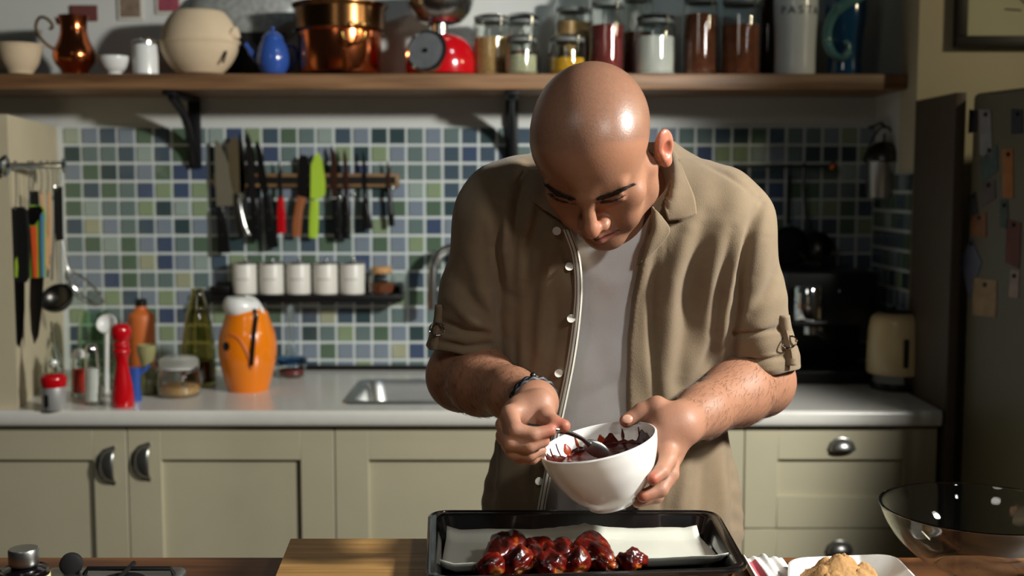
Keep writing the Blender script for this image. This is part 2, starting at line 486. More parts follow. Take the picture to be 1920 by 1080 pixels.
t = on_shelf('mixing_bowl', 'beige stoneware bowl at the far left end of the shelf', 'bowl', 36, 3.23)
MB().lathe(sm2(shell(prof(36, 3.23, [(1, 139), (22, 139), (24, 136), (36, 115), (42, 86), (42, 84)]), .006)[:12], 3), 36).build('body', 'stoneware', t)
MB().lathe(prof(36, 3.23, [(40, 89), (43, 87), (43, 84), (40, 83)]), 36).build('rim', 'stoneware', t)
t = on_shelf('copper_pitcher', 'copper pitcher with a curled brass handle on the shelf', 'pitcher', 140, 3.24)
pr = sm2(prof(140, 3.24, [(22, 139), (23, 136), (26, 130), (35, 118), (38, 105), (35, 92), (28, 76), (24, 60), (24, 45), (27, 30)]), 4)
MB().lathe(pr + [(r - .002, z) for r, z in pr[::-1]][:-3], 40).build('body', 'copper', t)
m_ = MPP(3.24)
def shp(u, v, y, u0): q = P(u, v, y); return (q.x - P(u0, 120, y).x, 0, q.z - ZS)
MB().tube(spline([shp(*q, 3.24, 140) for q in [(107, 95), (88, 84), (72, 65), (67, 48), (74, 33), (86, 34), (96, 43), (98, 52), (92, 54)]], 5), .0042, 8).build('handle', 'brass', t)
MB().prism([(-.036, -.012, .158), (-.036, .012, .158), (-.052, 0, .162)], (0.006, 0, -.02)).build('spout', 'copper', t)
t = on_shelf('small_bowl', 'small white bowl beside the copper pitcher', 'bowl', 214, 3.21)
pr = sm2(prof(214, 3.21, [(12, 140), (13, 137), (22, 128), (28, 115), (29, 106)]), 4)
MB().lathe(pr + [(r - .0025, z) for r, z in pr[::-1]], 32).build('body', 'white', t)
MB().lathe(prof(214, 3.21, [(13, 140), (14, 139), (13, 136)]), 32).build('foot', 'white', t)
t = on_shelf('sugar_shaker', 'white cylindrical shaker with a metal top on the shelf', 'shaker', 273, 3.21)
MB().lathe(prof(273, 3.21, [(22, 140), (23, 139), (23, 84), (22, 82)]), 32).build('body', 'white', t)
MB().lathe(prof(273, 3.21, [(23.5, 84), (23.5, 79), (20, 76), (2, 75)]), 32).build('lid', 'steel', t)
MB().ball((.012, -.01, sz(273, 74, 3.21)), .005, 10).build('knob', 'brass', t)
MB().ball((-.008, -.01, sz(273, 74, 3.21)), .004, 10).build('knob', 'steel', t)
t = on_shelf('bread_crock', 'large round cream stoneware crock with a domed lid', 'crock', 375, 3.24)
pr = sm2(prof(375, 3.24, [(38, 139), (43, 136), (57, 120), (68, 100), (73, 82)]), 4)
MB().lathe(pr, 48, sy=.82).build('body', 'stoneware', t)
pr = sm2(prof(375, 3.24, [(72, 80), (69, 64), (60, 42), (48, 25), (38, 20), (20, 18)]), 4)
MB().lathe(pr, 48, sy=.82).build('lid', 'stoneware', t)
MB().lathe(prof(375, 3.24, [(72, 83), (74.5, 82), (74.5, 78), (72, 77)]), 48, sy=.82).build('seam', 'stoneware', t)
MB().tube([(66 * MPP(3.24), -.02, sz(375, 66, 3.24)), (73 * MPP(3.24), -.022, sz(375, 70, 3.24)), (78 * MPP(3.24), -.024, sz(375, 72, 3.24))], [.022, .013, .003], 14).build('lug', 'stoneware', t)
MB().tube([(58 * MPP(3.24), -.055, sz(375, 100, 3.24)), (52 * MPP(3.24), -.06, sz(375, 122, 3.24))], .0035, 8).build('slot', 'blackmatte', t)
t = on_shelf('stock_pot', 'dark pot with a speckled grey lid behind the blue teapot', 'pot', 460, 3.372)
MB().lathe(prof(460, 3.372, [(70, 139), (72, 137), (72, 66), (74, 64)]), 40, sy=.3).build('body', 'blackmatte', t)
M('speckle', (150, 152, 148), 0.4, 0.1, 0.7, 60)
MB().lathe(sm2(prof(460, 3.372, [(82, 63), (92, 52), (98, 30), (94, 5), (70, -12), (20, -16)]), 3), 40, sy=.26).build('lid', 'speckle', t)
t = on_shelf('teapot', 'small blue enamel teapot with a slim spout', 'teapot', 512, 3.22)
pr = sm2(prof(512, 3.22, [(20, 139), (23, 136), (29, 122), (30, 106), (26, 88), (19, 74)]), 4)
MB().lathe(pr, 36).build('body', 'blue', t)
MB().lathe(sm2(prof(512, 3.22, [(20, 75), (19, 70), (12, 62), (4, 58)]), 3), 32).build('lid', 'blue', t)
MB().ball((0, 0, sz(512, 54, 3.22)), .0062, 12).build('knob', 'blue', t)
MB().tube(spline([shp(490, 118, 3.22, 512), shp(478, 108, 3.22, 512), shp(468, 94, 3.22, 512), shp(460, 82, 3.22, 512)], 5), [.011]*5 + [.009]*5 + [.006]*6, 12).build('spout', 'blue', t)
MB().tube(spline([(0.03, .02, .085), (.055, .03, .08), (.055, .035, .04), (.03, .02, .02)], 5), .005, 10).build('handle', 'blue', t)
t = on_shelf('copper_pot', 'shiny copper pot at the bottom of the copper stack', 'pot', 638, 3.25, 'stacked copper pans')
MB().lathe(prof(638, 3.25, [(74, 139), (76, 136), (76, 63), (79, 61)]), 56).build('body', 'copper', t)
MB().tube(arc((0.055, -.128, sz(638, 72, 3.25)), .03, 180, 360, 10, 'xz'), .004, 8).build('handle', 'brass', t)
t = thing('copper_pan', 'brown bronze pan stacked on top of the copper pot', 'pan', (P(638, 60, 3.25).x, 3.25, P(638, 61, 3.25).z), 0, 'stacked copper pans')
MB().lathe([(r, z) for r, z in prof(638, 3.25, [(80, 60), (83, 57), (83, 18), (88, 12), (88, 9), (60, 7)], P(638, 60, 3.25).z)], 56).build('body', 'bronze', t)
MB().tube(spline([(.05, -.125, .012), (.06, -.135, .004), (.085, -.13, .006), (.09, -.11, .012)], 4), .0035, 8).build('handle', 'brass', t)
# kitchen scale
M('dialgrey', (118, 122, 124), 0.2, 0.2, 0.35, 40, coat=.6)
t = on_shelf('kitchen_scale', 'round red kitchen scale with a steel weighing bowl', 'scale', 826, 3.25)
pr = sm2(prof(826, 3.25, [(62, 139), (64, 134), (64, 112), (56, 88), (42, 72), (22, 65), (5, 63)]), 4)
MB().lathe(pr, 44, sy=.75).build('body', 'red', t)
nrm = Vector((-0.30, -0.93, 0.22)).normalized(); c_ = Vector((-.032, -.066, sz(806, 97, 3.19)))
MB().lathe([(.058, 0), (.058, .014), (.050, .018), (.050, .014)], 40, c_ - nrm*.008, nrm).build('bezel', 'chrome', t)
dl = MB().lathe([(.050, 0), (.050, .008), (.004, .009)], 36, c_, nrm).build('dial', 'dialgrey', t)
MB().lathe([(.006, .008), (.006, .013), (.002, .014)], 14, c_, nrm).build('hub', 'black', dl)
MB().lathe(prof(826, 3.25, [(15, 66), (15, 45), (30, 44)]), 24).build('neck', 'steel', t)
pr = sm2(prof(826, 3.25, [(26, 45), (40, 40), (55, 22), (63, 0), (65, -25)]), 4)
MB().lathe(pr + [(r - .002, z) for r, z in pr[::-1]], 44).build('weighing_bowl', 'steel', t)
# glass jars
M('sealgrey', (104, 108, 104), 0.5)
def jar(u, y, hw, vtop, vneck, cont, cmat, label, kind='storage_jar', white=False):
    t = on_shelf(kind, label, 'jar', u, y, 'jars on the shelf')
    m = MPP(y)
    pr = sm2(prof(u, y, [(hw*.9, 139.5), (hw, 136), (hw, (139 + vneck)/2), (hw*.98, vneck + 8), (hw*.86, vneck)]), 3)
    MB().lathe(shell(pr, .003), 28, closed=True).build('body', 'glass', t)
    zn = sz(u, vneck, y)
    MB().lathe([(hw*m*.88, zn - .002), (hw*m*.9, zn), (hw*m*.9, zn + .006), (hw*m*.88, zn + .008)], 28).build('seal', 'sealgrey', t)
    zt_ = max(sz(u, vtop, y), zn + .014)
    MB().lathe(sm2([(hw*m*.9, zn + .008), (hw*m*.92, zn + .014), (hw*m*.88, zt_ - .006), (hw*m*.6, zt_), (.002, zt_)], 3), 28).build('lid', 'glass', t)
    zc_ = sz(u, cont, y)
    MB().lathe([(hw*m - .006, .006), (hw*m - .005, .012), (hw*m - .005, zc_ - .004), (hw*m*.5, zc_), (.002, zc_ - .003)], 24).build('contents', cmat, t)
    x = hw*m*.9
    MB().tube([(x*.5, -x*.95, zn - .03), (x*.55, -x*.98, zn - .006), (x*.55, -x*.98, zn + .012), (x*.4, -x*.8, zn + .02)], .0016, 6).build('clip', 'steel', t)
    return t
M('grain_tan', (190, 150, 96), 0.9, var=0.5, scale=120, bump=0.6, bscale=160)
M('grain_pale', (196, 196, 160), 0.9, var=0.4, scale=150, bump=0.6, bscale=160)
M('grain_yellow', (222, 164, 30), 0.8, var=0.4, scale=120, bump=0.6, bscale=160)
M('grain_red', (120, 40, 36), 0.8, var=0.4, scale=140, bump=0.6, bscale=160)
M('grain_brown', (130, 70, 40), 0.8, var=0.6, scale=90, bump=0.6, bscale=120)
M('grain_mixed', (160, 84, 44), 0.7, var=0.8, scale=45, bump=0.6, bscale=70)
M('grain_white', (236, 234, 226), 0.9, var=0.05)
jar(922, 3.27, 36, 28, 42, 70, 'grain_tan', 'clip-top jar of brown grain next to the red scale')
jar(980, 3.34, 33, 26, 44, 96, 'grain_brown', 'clear jar behind the squat jar of pale seeds')
jar(978, 3.2, 31, 66, 78, 102, 'grain_pale', 'squat low jar of pale green seeds')
jar(1064, 3.21, 35, 66, 78, 108, 'grain_yellow', 'squat low jar of yellow grains partly behind the man\'s head')
jar(1074, 3.34, 34, -4, 22, 40, 'grain_tan', 'tall jar behind the squat jar of yellow grains')
jar(1138, 3.25, 33, -30, 12, 46, 'grain_red', 'tall jar of dark red beans above the man\'s head')
jar(1228, 3.22, 38, 28, 44, 68, 'grain_white', 'clip-top jar filled with white sugar')
jar(1195, 3.34, 30, -40, 2, 60, 'grain_brown', 'tall clear jar behind the white sugar jar')
jar(1312, 3.25, 33, -45, 6, 26, 'grain_brown', 'tall jar of brown pasta right of the sugar jar')
jar(1388, 3.25, 37, -40, 10, 46, 'grain_mixed', 'tall jar of mixed coloured pasta nearest the white canister')
t = on_shelf('bottle', 'dark brown glass bottle just left of the white pasta canister', 'bottle', 1440, 3.33)
MB().lathe(sm2(prof(1440, 3.33, [(17, 139), (19, 136), (19, 30), (12, 5), (7, -20), (7, -40)]), 3), 28).build('body', 'glassbrown', t)
MB().lathe(prof(1440, 3.33, [(8, -38), (8, -48), (2, -49)]), 20).build('cap', 'black', t)
t = on_shelf('pasta_canister', 'tall white ceramic canister lettered PASTA', 'canister', 1490, 3.24)
pr = sm2(prof(1490, 3.24, [(34, 141), (37, 139), (37, 100), (38, 60), (40, 20), (40, -40)]), 3)
MB().lathe(pr, 40).build('body', 'white', t)
MB().lathe(prof(1490, 3.24, [(41, -41), (42, -45), (38, -56), (8, -60)]), 40).build('lid', 'white', t)
M('ink', (70, 70, 68), 0.6)
lb = None
for k, ch in enumerate('PASTA'):
    cu = bpy.data.curves.new('letter', 'FONT'); cu.body = ch; cu.size = 0.030; cu.extrude = .0004; cu.align_x = 'CENTER'; cu.align_y = 'CENTER'
    cu.materials.append(MATS['ink'])
    o = bpy.data.objects.new('letter', cu)
    me_ = bpy.data.meshes.new_from_object(o); bpy.data.objects.remove(o)
    o = bpy.data.objects.new('letter', me_); COL.objects.link(o); o.parent = t
    if not me_.materials: me_.materials.append(MATS['ink'])
    R_ = 40 * MPP(3.24) + .0006; a = math.radians(-90 + (k - 2) * 23)
    o.location = (R_*math.cos(a), R_*math.sin(a), sz(1490, 18, 3.24 - .06)); o.rotation_euler = (math.pi/2, 0, a + math.pi/2)
t = on_shelf('ceramic_jug', 'blue glazed ceramic jug with a curled teal handle', 'jug', 1584, 3.25)
pr = sm2(prof(1584, 3.25, [(30, 141), (32, 138), (31, 110), (33, 70), (38, 30), (36, -10), (24, -40)]), 3)
MB().lathe(pr, 40).build('body', 'blueglaze', t)
MB().tube(spline([(shp(u_, v_, 3.25, 1584)[0], -.055 - dy, shp(u_, v_, 3.25, 1584)[2]) for u_, v_, dy in [(1612, -6, -.01), (1590, 4, .0), (1566, 18, -.005), (1549, 44, -.02), (1546, 75, -.03), (1552, 100, -.02), (1566, 112, -.008), (1577, 106, 0), (1580, 92, 0), (1573, 82, 0)]], 5), [.017]*12 + [.014]*14 + [.011]*12 + [.008]*8, 12).build('handle', 'tealglaze', t)
# pictures and cards on the white wall
M('card', (206, 202, 190), 0.7); M('cardart', (128, 110, 92), 0.7, var=0.6, scale=40); M('cardart_red', (150, 70, 84), 0.7, var=0.7, scale=30)
M('plaque', (110, 62, 58), 0.6, var=0.2)
def card(u0, v0, u1, v1, art, border, label, dark=False):
    a = P(u0, v1, YW); b = P(u1, v0, YW)
    t = thing('wall_card', label, 'picture', ((a.x + b.x)/2, YW, a.z), group='cards on the white wall')
    W_ = (b.x - a.x)/2; H_ = b.z - a.z
    MB().box(-W_, W_, -.006, -.0005, 0, H_, .001, 1).build('mount', 'card' if not dark else 'plaque', t)
    if border: MB().box(-W_ + border, W_ - border, -.007, -.005, border, H_ - border).build('print', art, t)
card(222, -30, 268, 38, 'cardart', .008, 'cream postcard with a brown print above the small white bowl')
card(293, -30, 341, 27, 'cardart_red', .008, 'postcard with a red print above the stoneware crock')
t = card(133, 10, 183, 40, 'plaque', .006, 'dark reddish plaque behind the copper pitcher\'s rim', True)
# framed picture above the fridge
M('framewood', (34, 26, 22), 0.5); M('paper', (196, 192, 160), 0.8, var=0.05)
a = P(1785, 90, 3.07); 
t = thing('framed_picture', 'dark framed drawing on the wall above the fridge', 'picture', (a.x, 3.07, a.z))
fw = .028
MB().box(0, .42, -.03, -.001, 0, fw, .002).build('frame_bar', 'framewood', t)
MB().box(0, .42, -.03, -.001, .5, .5 + fw, .002).build('frame_bar', 'framewood', t)
MB().box(0, fw, -.03, -.001, fw, .5, .002).build('frame_bar', 'framewood', t)
MB().box(.42 - fw, .42, -.03, -.001, fw, .5, .002).build('frame_bar', 'framewood', t)
pp = MB().box(fw, .42 - fw, -.012, -.002, fw, .5).build('paper', 'paper', t)
q = P(1888, 17, 3.05)
MB().tube([(q.x - a.x - .002, -.0125, q.z - a.z + .001), (q.x - a.x + .04, -.0125, q.z - a.z - .002)], .0022, 6).build('ink_stroke', 'ink', pp)
MB().tube([(q.x - a.x + .035, -.0125, q.z - a.z + .03), (q.x - a.x + .05, -.0125, q.z - a.z + .015)], .0022, 6).build('ink_stroke', 'ink', pp)
# ------------------------------------------------------------------ knife rack
YK = YW - 0.009
wood('rackwood', (150, 118, 78), (74, 42, 28), 0.5, (1, 8, 8), 5)
a = P(400, 351, YK - .02); b = P(748, 325, YK - .02)
kr = thing('knife_rack', 'brown wooden magnetic knife rack on the tiles', 'rack', (0, 0, 0))
MB().box(a.x, b.x, YK - .022, YK, a.z, b.z, .003).build('wood_bar', 'rackwood', kr)
MB().box(a.x + .01, b.x - .01, YK - .0235, YK - .021, a.z + .010, b.z - .010).build('magnet_strip', 'darksteel', kr)
def ppoly(pts, y): return [P(u, v, y) for u, v in pts]
def knife(label, blade, handle, bmat, hmat, name='kitchen_knife', bolster=None, rivets=0, hround=.007):
    """outlines in photo pixels on a plane just off the rack; handle outline is a centre line with half widths"""
    y = YK - .0265
    h0 = handle[-1]
    base = P(h0[0], h0[1], y)
    t = thing(name, label, 'knife', base, 0, 'knives on the rack')
    mb = MB().prism([p - base for p in ppoly(blade, y)], (0, .0018, 0)); mb.build('blade', bmat, t, 0)
    pts = [P(u, v, y + .001) - base for u, v, w_ in handle]; m = MPP(y)
    rads = [w_ * m for u, v, w_ in handle]
    sp = spline(pts, 4); rr = np.interp(np.linspace(0, 1, len(sp)), np.linspace(0, 1, len(rads)), rads)
    h = MB().tube(sp, list(rr), 12, 1.0)
    h.v = [(x, min(max(yy, -hround), hround*.0 + .0008), z) for x, yy, z in h.v]
    ho = h.build('handle', hmat, t)
    for k in range(rivets):
        f_ = (k + 1) / (rivets + 1); i = int(f_ * (len(sp) - 1))
        MB().lathe([(.0028, -.0012), (.0028, .0012)], 10, sp[i] + Vector((0, -hround, 0)), (0, -1, 0)).build('rivet', 'steel', ho)
    if bolster:
        u, v, w_ = bolster
        MB().ball(P(u, v, y) - base, w_ * m, 12, (1, .6, .8)).build('bolster', 'steel', t)
    return t
M('bladebright', (205, 196, 170), 0.3, 0.85, 0.1); M('bladedark', (74, 70, 68), 0.3, 0.9, 0.2); M('bladeblack', (20, 18, 18), 0.3, 0.2)
M('bladetan', (150, 134, 104), 0.34, 0.8, 0.1); M('bladebrown', (70, 44, 34), 0.35, 0.6, 0.2)
knife('broad bright steel chef knife with a black handle, leftmost on the rack', [(402, 266), (405, 262), (412, 268), (428, 306), (437, 350), (437, 386), (406, 387), (403, 330)],
      [(412, 388, 7), (415, 410, 9), (418, 440, 10), (420, 474, 12)], 'bladebright', 'black', rivets=2)
knife('tan steel bread knife with a grey handle, second from the left', [(426, 272), (440, 252), (448, 270), (458, 320), (460, 360), (438, 364), (430, 320)],
      [(444, 364, 6), (446, 395, 7), (450, 420, 8), (456, 444, 8)], 'bladetan', 'darksteel')
knife('slim knife with a curved bright silver handle', [(447, 262), (452, 256), (459, 290), (462, 340), (458, 362), (450, 362)],
      [(455, 364, 4), (450, 382, 5), (455, 410, 5), (461, 432, 6), (467, 441, 5)], 'bladedark', 'steel')
knife('long dark carving knife with a tip near the tile top', [(460, 262), (463, 245), (470, 262), (477, 310), (480, 372), (468, 376), (463, 320)],
      [(476, 374, 7), (479, 400, 9), (482, 425, 9), (482, 450, 10)], 'bladedark', 'black', rivets=2)
knife('dark knife with a big curved black handle left of the red one', [(478, 272), (482, 262), (490, 280), (498, 325), (504, 362), (492, 366), (484, 320)],
      [(500, 364, 8), (503, 395, 9), (506, 430, 10), (513, 465, 11)], 'bladeblack', 'black', rivets=2)
knife('small paring knife with a red handle', [(522, 306), (524, 300), (528, 330), (529, 370), (522, 371)],
      [(526, 370, 6), (527, 400, 8), (528, 437, 8)], 'bladedark', 'red')
knife('black bladed knife with a brown wooden handle', [(560, 300), (564, 290), (576, 292), (580, 312), (578, 368), (558, 369)],
      [(566, 369, 9), (560, 395, 8), (557, 420, 9), (556, 444, 8)], 'bladeblack', 'brownwood')
knife('lime green knife, blade and handle alike', [(583, 310), (590, 292), (597, 285), (604, 300), (610, 340), (610, 362), (600, 374), (582, 372)],
      [(590, 375, 8), (589, 400, 9), (588, 430, 9), (587, 446, 8)], 'lime', 'lime')
knife('narrow dark knife with a black handle, first right of the green one', [(619, 280), (622, 272), (629, 290), (633, 330), (632, 370), (622, 371)],
      [(630, 372, 8), (632, 400, 9), (633, 430, 9), (635, 448, 8)], 'bladebrown', 'black', bolster=(636, 370, 5), rivets=2)
knife('narrow dark knife with a black handle, second right of the green one', [(643, 290), (646, 278), (650, 296), (653, 330), (653, 366), (645, 367)],
      [(648, 368, 7), (650, 400, 8), (650, 430, 8), (650, 448, 8)], 'bladebrown', 'black', bolster=(661, 365, 5), rivets=2)
knife('thin black knife with a flared black handle, third right of the green one', [(679, 290), (681, 280), (685, 300), (688, 340), (687, 364), (680, 364)],
      [(685, 364, 5), (686, 390, 7), (688, 415, 9), (689, 430, 9)], 'bladeblack', 'black')
knife('short dark knife at the right end of the rack', [(725, 310), (727, 300), (731, 320), (732, 350), (725, 352)],
      [(729, 352, 4), (731, 380, 5), (733, 405, 6), (734, 424, 6)], 'bladebrown', 'black', bolster=(735, 352, 5))
# ------------------------------------------------------------------ spice ledge
a = P(392, 568, YW - .1); b = P(752, 553, YW - .1)
sl = thing('spice_ledge', 'narrow black ledge on the tiles holding white tins', 'shelf', (0, 0, 0))
zl = b.z
MB().box(a.x, b.x, YW - .10, YW - .0095, a.z, zl, .002).build('board', 'black', sl)
MB().box(a.x, b.x, YW - .014, YW - .0095, zl, zl + .03, .002).build('back_rail', 'black', sl)
MB().box(b.x - .004, b.x, YW - .10, YW - .0095, zl, zl + .026, .001).build('end_cap', 'black', sl)
MB().box(a.x, a.x + .055, YW - .09, YW - .0145, zl + .0005, zl + .024, .002).build('holder', 'black', sl)
M('tintext', (120, 120, 116), 0.6); M('tinwhite', (222, 218, 208), 0.35, 0.0, 0.04)
yk = YW - .058; m_ = MPP(yk); cap_h = 60 * m_
tl = ['leftmost white spice tin, above the orange jug\'s white spout', 'second white spice tin from the left', 'middle white spice tin of the five', 'fourth white spice tin from the left', 'fifth white spice tin, next to the cork-topped jar']
for k in range(5):
    u = 460 + 50.3 * k
    t = thing('spice_tin', tl[k], 'tin', (P(u, 550, yk).x, yk, zl), 0, 'white tins on the spice ledge')
    R_ = 23.3 * m_
    MB().lathe([(R_ - .002, 0), (R_, .002), (R_, cap_h - .008), (R_ - .001, cap_h - .006)], 32).build('body', 'tinwhite', t)
    l_ = MB().lathe([(R_ + .0008, cap_h - .006), (R_ + .0008, cap_h - .001), (R_ - .002, cap_h), (.002, cap_h)], 32).build('lid', 'steel', t)
    MB().ball((.004, -R_ * .2, cap_h + .006), .0066, 12).build('knob', 'steel', l_)
    mb = MB()
    for j in range(4):
        an = math.radians(-90 + (j - 1.5) * 16)
        x, y = (R_ + .0004) * math.cos(an), (R_ + .0004) * math.sin(an)
        tx, ty = -math.sin(an), math.cos(an); h_ = .004
        z0 = cap_h * .45
        mb.add([(x - tx*.0022, y - ty*.0022, z0), (x + tx*.0022, y + ty*.0022, z0), (x + tx*.0022, y + ty*.0022, z0 + h_), (x - tx*.0022, y - ty*.0022, z0 + h_)], [(0, 1, 2, 3)])
    mb.build('print', 'tintext', t, 0)
t = thing('spice_jar', 'small glass spice jar with a cork lid at the ledge\'s right end', 'jar', (P(716, 550, yk).x, yk, zl))
R_ = 25 * m_
MB().lathe(shell(sm2([(R_*.9, .0005), (R_, .004), (R_, .045), (R_*.8, .056), (R_*.78, .062)], 3), .002), 28, closed=True).build('body', 'glass', t)
MB().lathe([(R_*.8 - .003, .0045), (R_ - .003, .006), (R_ - .003, .03), (.002, .031)], 24).build('contents', 'grain_brown', t)
M('cork', (196, 150, 100), 0.9, var=0.2, scale=60)
MB().lathe([(R_*.72, .058), (R_*.76, .062), (R_*.76, .076), (R_*.7, .078)], 24).build('lid', 'cork', t)
# ------------------------------------------------------------------ utensil rail on the left
r0 = Vector((-1.193, 2.772, P(3, 311, 2.772).z)); r1 = Vector((-1.155, 3.02, P(122, 311, 3.02).z))
rl = thing('utensil_rail', 'chrome hanging rail on the left partition', 'rail', r0)
MB().tube([(0, 0, 0), r1 - r0], .0075, 14).build('bar', 'chrome', rl)
MB().lathe([(.026, 0), (.026, .004), (.012, .008)], 24, (-.006, .0, 0), (1, 0, 0)).build('flange', 'chrome', rl)
d_ = (r1 - r0)
MB().lathe([(.02, 0), (.02, .004), (.008, .008)], 20, d_, (1, .2, 0)).build('flange', 'chrome', rl)
MB().tube([d_, d_ + Vector((-.085, 0, 0))], .005, 8).build('wall_post', 'chrome', rl)
def rail_pt(u):
    lo, hi = 0.0, 1.0
    for _ in range(30):
        f_ = (lo + hi) / 2; q = r0 + d_ * f_
        if 960 + F * q.x / (q.y * CP - (q.z - CAMZ) * SP) < u: lo = f_
        else: hi = f_
    return r0 + d_ * lo
HOOKV = 318
def hang(name, label, cat, u, vtop, parts, group='utensils on the hanging rail'):
    q = rail_pt(u); y = q.y - .004
    t = thing(name, label, cat, (q.x, y, q.z), 0, group)
    base = Vector((q.x, y, q.z))
    L_ = lambda uu, vv, dy=0: P(uu, vv, y + dy) - base
    top = L_(u, vtop)
    hk = [(0, .0095, -.002), (0, .004, .0105), (0, -.006, .0095), (0, -.0095, -.004), (0, 0, -.02), top + Vector((0, 0, .012)), top + Vector((0, -.006, .002)), top + Vector((0, -.002, -.006))]
    MB().tube(spline(hk, 4), .0016, 8).build('hook', 'chrome', t)
    for nm, kind, pts, arg, mt in parts:
        if kind == 'flat':
            MB().prism([L_(a_, b_) for a_, b_ in pts], (0, arg, 0)).build(nm, mt, t, 0)
        elif kind == 'flatd':
            MB().prism([L_(a_, b_, -.004) for a_, b_ in pts], (0, arg, 0)).build(nm, mt, t, 0)
        else:
            m = MPP(y); sp = spline([L_(a_, b_) for a_, b_, _ in pts], 4)
            rr = np.interp(np.linspace(0, 1, len(sp)), np.linspace(0, 1, len(pts)), [w_ * m for _, _, w_ in pts])
            MB().tube(sp, list(rr), 12, arg).build(nm, mt, t)
    return t, L_
M('stripe_orange', (240, 96, 50), 0.4); M('stripe_green', (130, 170, 60), 0.4); M('stripe_blue', (96, 150, 190), 0.4); M('woodlight', (196, 150, 104), 0.6, var=0.2)
hang('carving_knife', 'large black-handled knife hanging leftmost on the rail', 'knife', 30, 388,
     [('handle', 'flat', [(20, 395), (26, 388), (40, 388), (48, 395), (52, 440), (52, 520), (46, 530), (24, 528), (17, 470)], .014, 'blackmatte'),
      ('blade', 'flat', [(24, 528), (46, 530), (46, 580), (43, 630), (36, 652), (29, 640), (25, 600)], .002, 'bladeblack'),
      ('hole_mark', 'flatd', [(28, 490), (31, 482), (33, 500), (32, 520), (28, 520)], .002, 'lime')])
t_, L_ = hang('striped_knife', 'knife with an orange, green and blue striped handle', 'knife', 55, 384,
     [('handle', 'flat', [(46, 402), (58, 384), (76, 386), (82, 400), (82, 520), (56, 522), (52, 460)], .012, 'stripe_green'),
      ('grip_cap', 'flatd', [(50, 400), (56, 388), (74, 386), (80, 394), (72, 412), (64, 422), (54, 420)], .006, 'black'),
      ('stripe', 'flatd', [(57, 424), (67, 424), (69, 470), (69, 521), (63, 521), (60, 470)], .003, 'stripe_orange'),
      ('stripe', 'flatd', [(76, 402), (82, 400), (82, 520), (78, 520), (76, 460)], .003, 'stripe_blue'),
      ('blade', 'flat', [(56, 522), (82, 520), (78, 580), (72, 630), (64, 646), (58, 620), (55, 570)], .002, 'bladedark')])
hang('black_spatula', 'short black utensil hanging behind the striped knife', 'spatula', 62, 356, [('handle', 'flat', [(54, 358), (70, 358), (72, 388), (56, 388)], .008, 'blackmatte')])
hang('wooden_spoon', 'pale wooden utensil handle on the rail', 'spoon', 78, 360, [('handle', 'tube', [(77, 360, 4), (82, 400, 5), (86, 450, 6), (88, 500, 5)], .6, 'woodlight')])
hang('wooden_spatula', 'tan wooden spatula on the rail right of the striped knife', 'spatula', 90, 362, [('handle', 'tube', [(92, 362, 5), (93, 420, 5), (92, 470, 5), (90, 505, 5)], .6, 'woodlight'),
     ('ferrule', 'tube', [(91, 440, 3), (92, 480, 4), (89, 520, 3)], .7, 'steel')])
t_, L_ = hang('ladle', 'steel ladle with its round bowl low on the rail', 'ladle', 100, 372,
     [('handle', 'tube', [(100, 372, 3), (101, 430, 3), (99, 480, 4), (97, 525, 4)], .4, 'steel')])
pr = [(.044*math.sin(a), -.040*math.cos(a)) for a in np.linspace(.05, 1.45, 10)]
MB().lathe(pr + [(r*.95, z + .0015) for r, z in pr[::-1]], 28, tuple(L_(104, 555)), (-.1, -.75, .65)).build('bowl', 'darksteel', t_)
hang('dark_turner', 'dark flat turner with slots on the rail', 'spatula', 107, 352,
     [('handle', 'flat', [(98, 352), (116, 350), (118, 450), (104, 452), (100, 400)], .004, 'blackmatte'),
      ('prong', 'tube', [(106, 452, 2.5), (107, 500, 2.5), (110, 530, 2.5)], .6, 'steel'), ('prong', 'tube', [(113, 452, 2.5), (114, 500, 2.5), (116, 530, 2.5)], .6, 'steel')])
t_, L_ = hang('sieve', 'steel wire sieve with a long bright handle at the rail\'s right end', 'sieve', 113, 346,
     [('handle', 'tube', [(103, 348, 3.2), (110, 390, 3.6), (115, 430, 3.4), (121, 470, 3.4), (127, 500, 2.6), (132, 512, 2.0)], .6, 'steel')])
cc = L_(158, 540); ax1 = (L_(192, 566) - L_(122, 512)) * .5; ax2 = Vector((.012, -.03, .026))
rim = [cc + ax1 * math.cos(a) + ax2 * math.sin(a) for a in np.linspace(0, 2*math.pi, 33)[:-1]]
MB().tube(rim, .0026, 8, closed=True).build('rim', 'steel', t_)
nn = ax1.cross(ax2).normalized()
if nn.z > 0: nn = -nn
M('mesh', (150, 150, 145), 0.35, 0.9, 0.1)
mb = MB()
for k in range(7):
    s = -0.75 + k * .25; h = math.sqrt(1 - s*s)
    mb.tube([cc + ax1*s + ax2*h*math.cos(a) + nn*.028*h*math.sin(a) for a in np.linspace(0, math.pi, 9)], .0006, 4)
    mb.tube([cc + ax2*s + ax1*h*math.cos(a) + nn*.028*h*math.sin(a) for a in np.linspace(0, math.pi, 9)], .0006, 4)
mb.build('wire_mesh', 'mesh', t_)
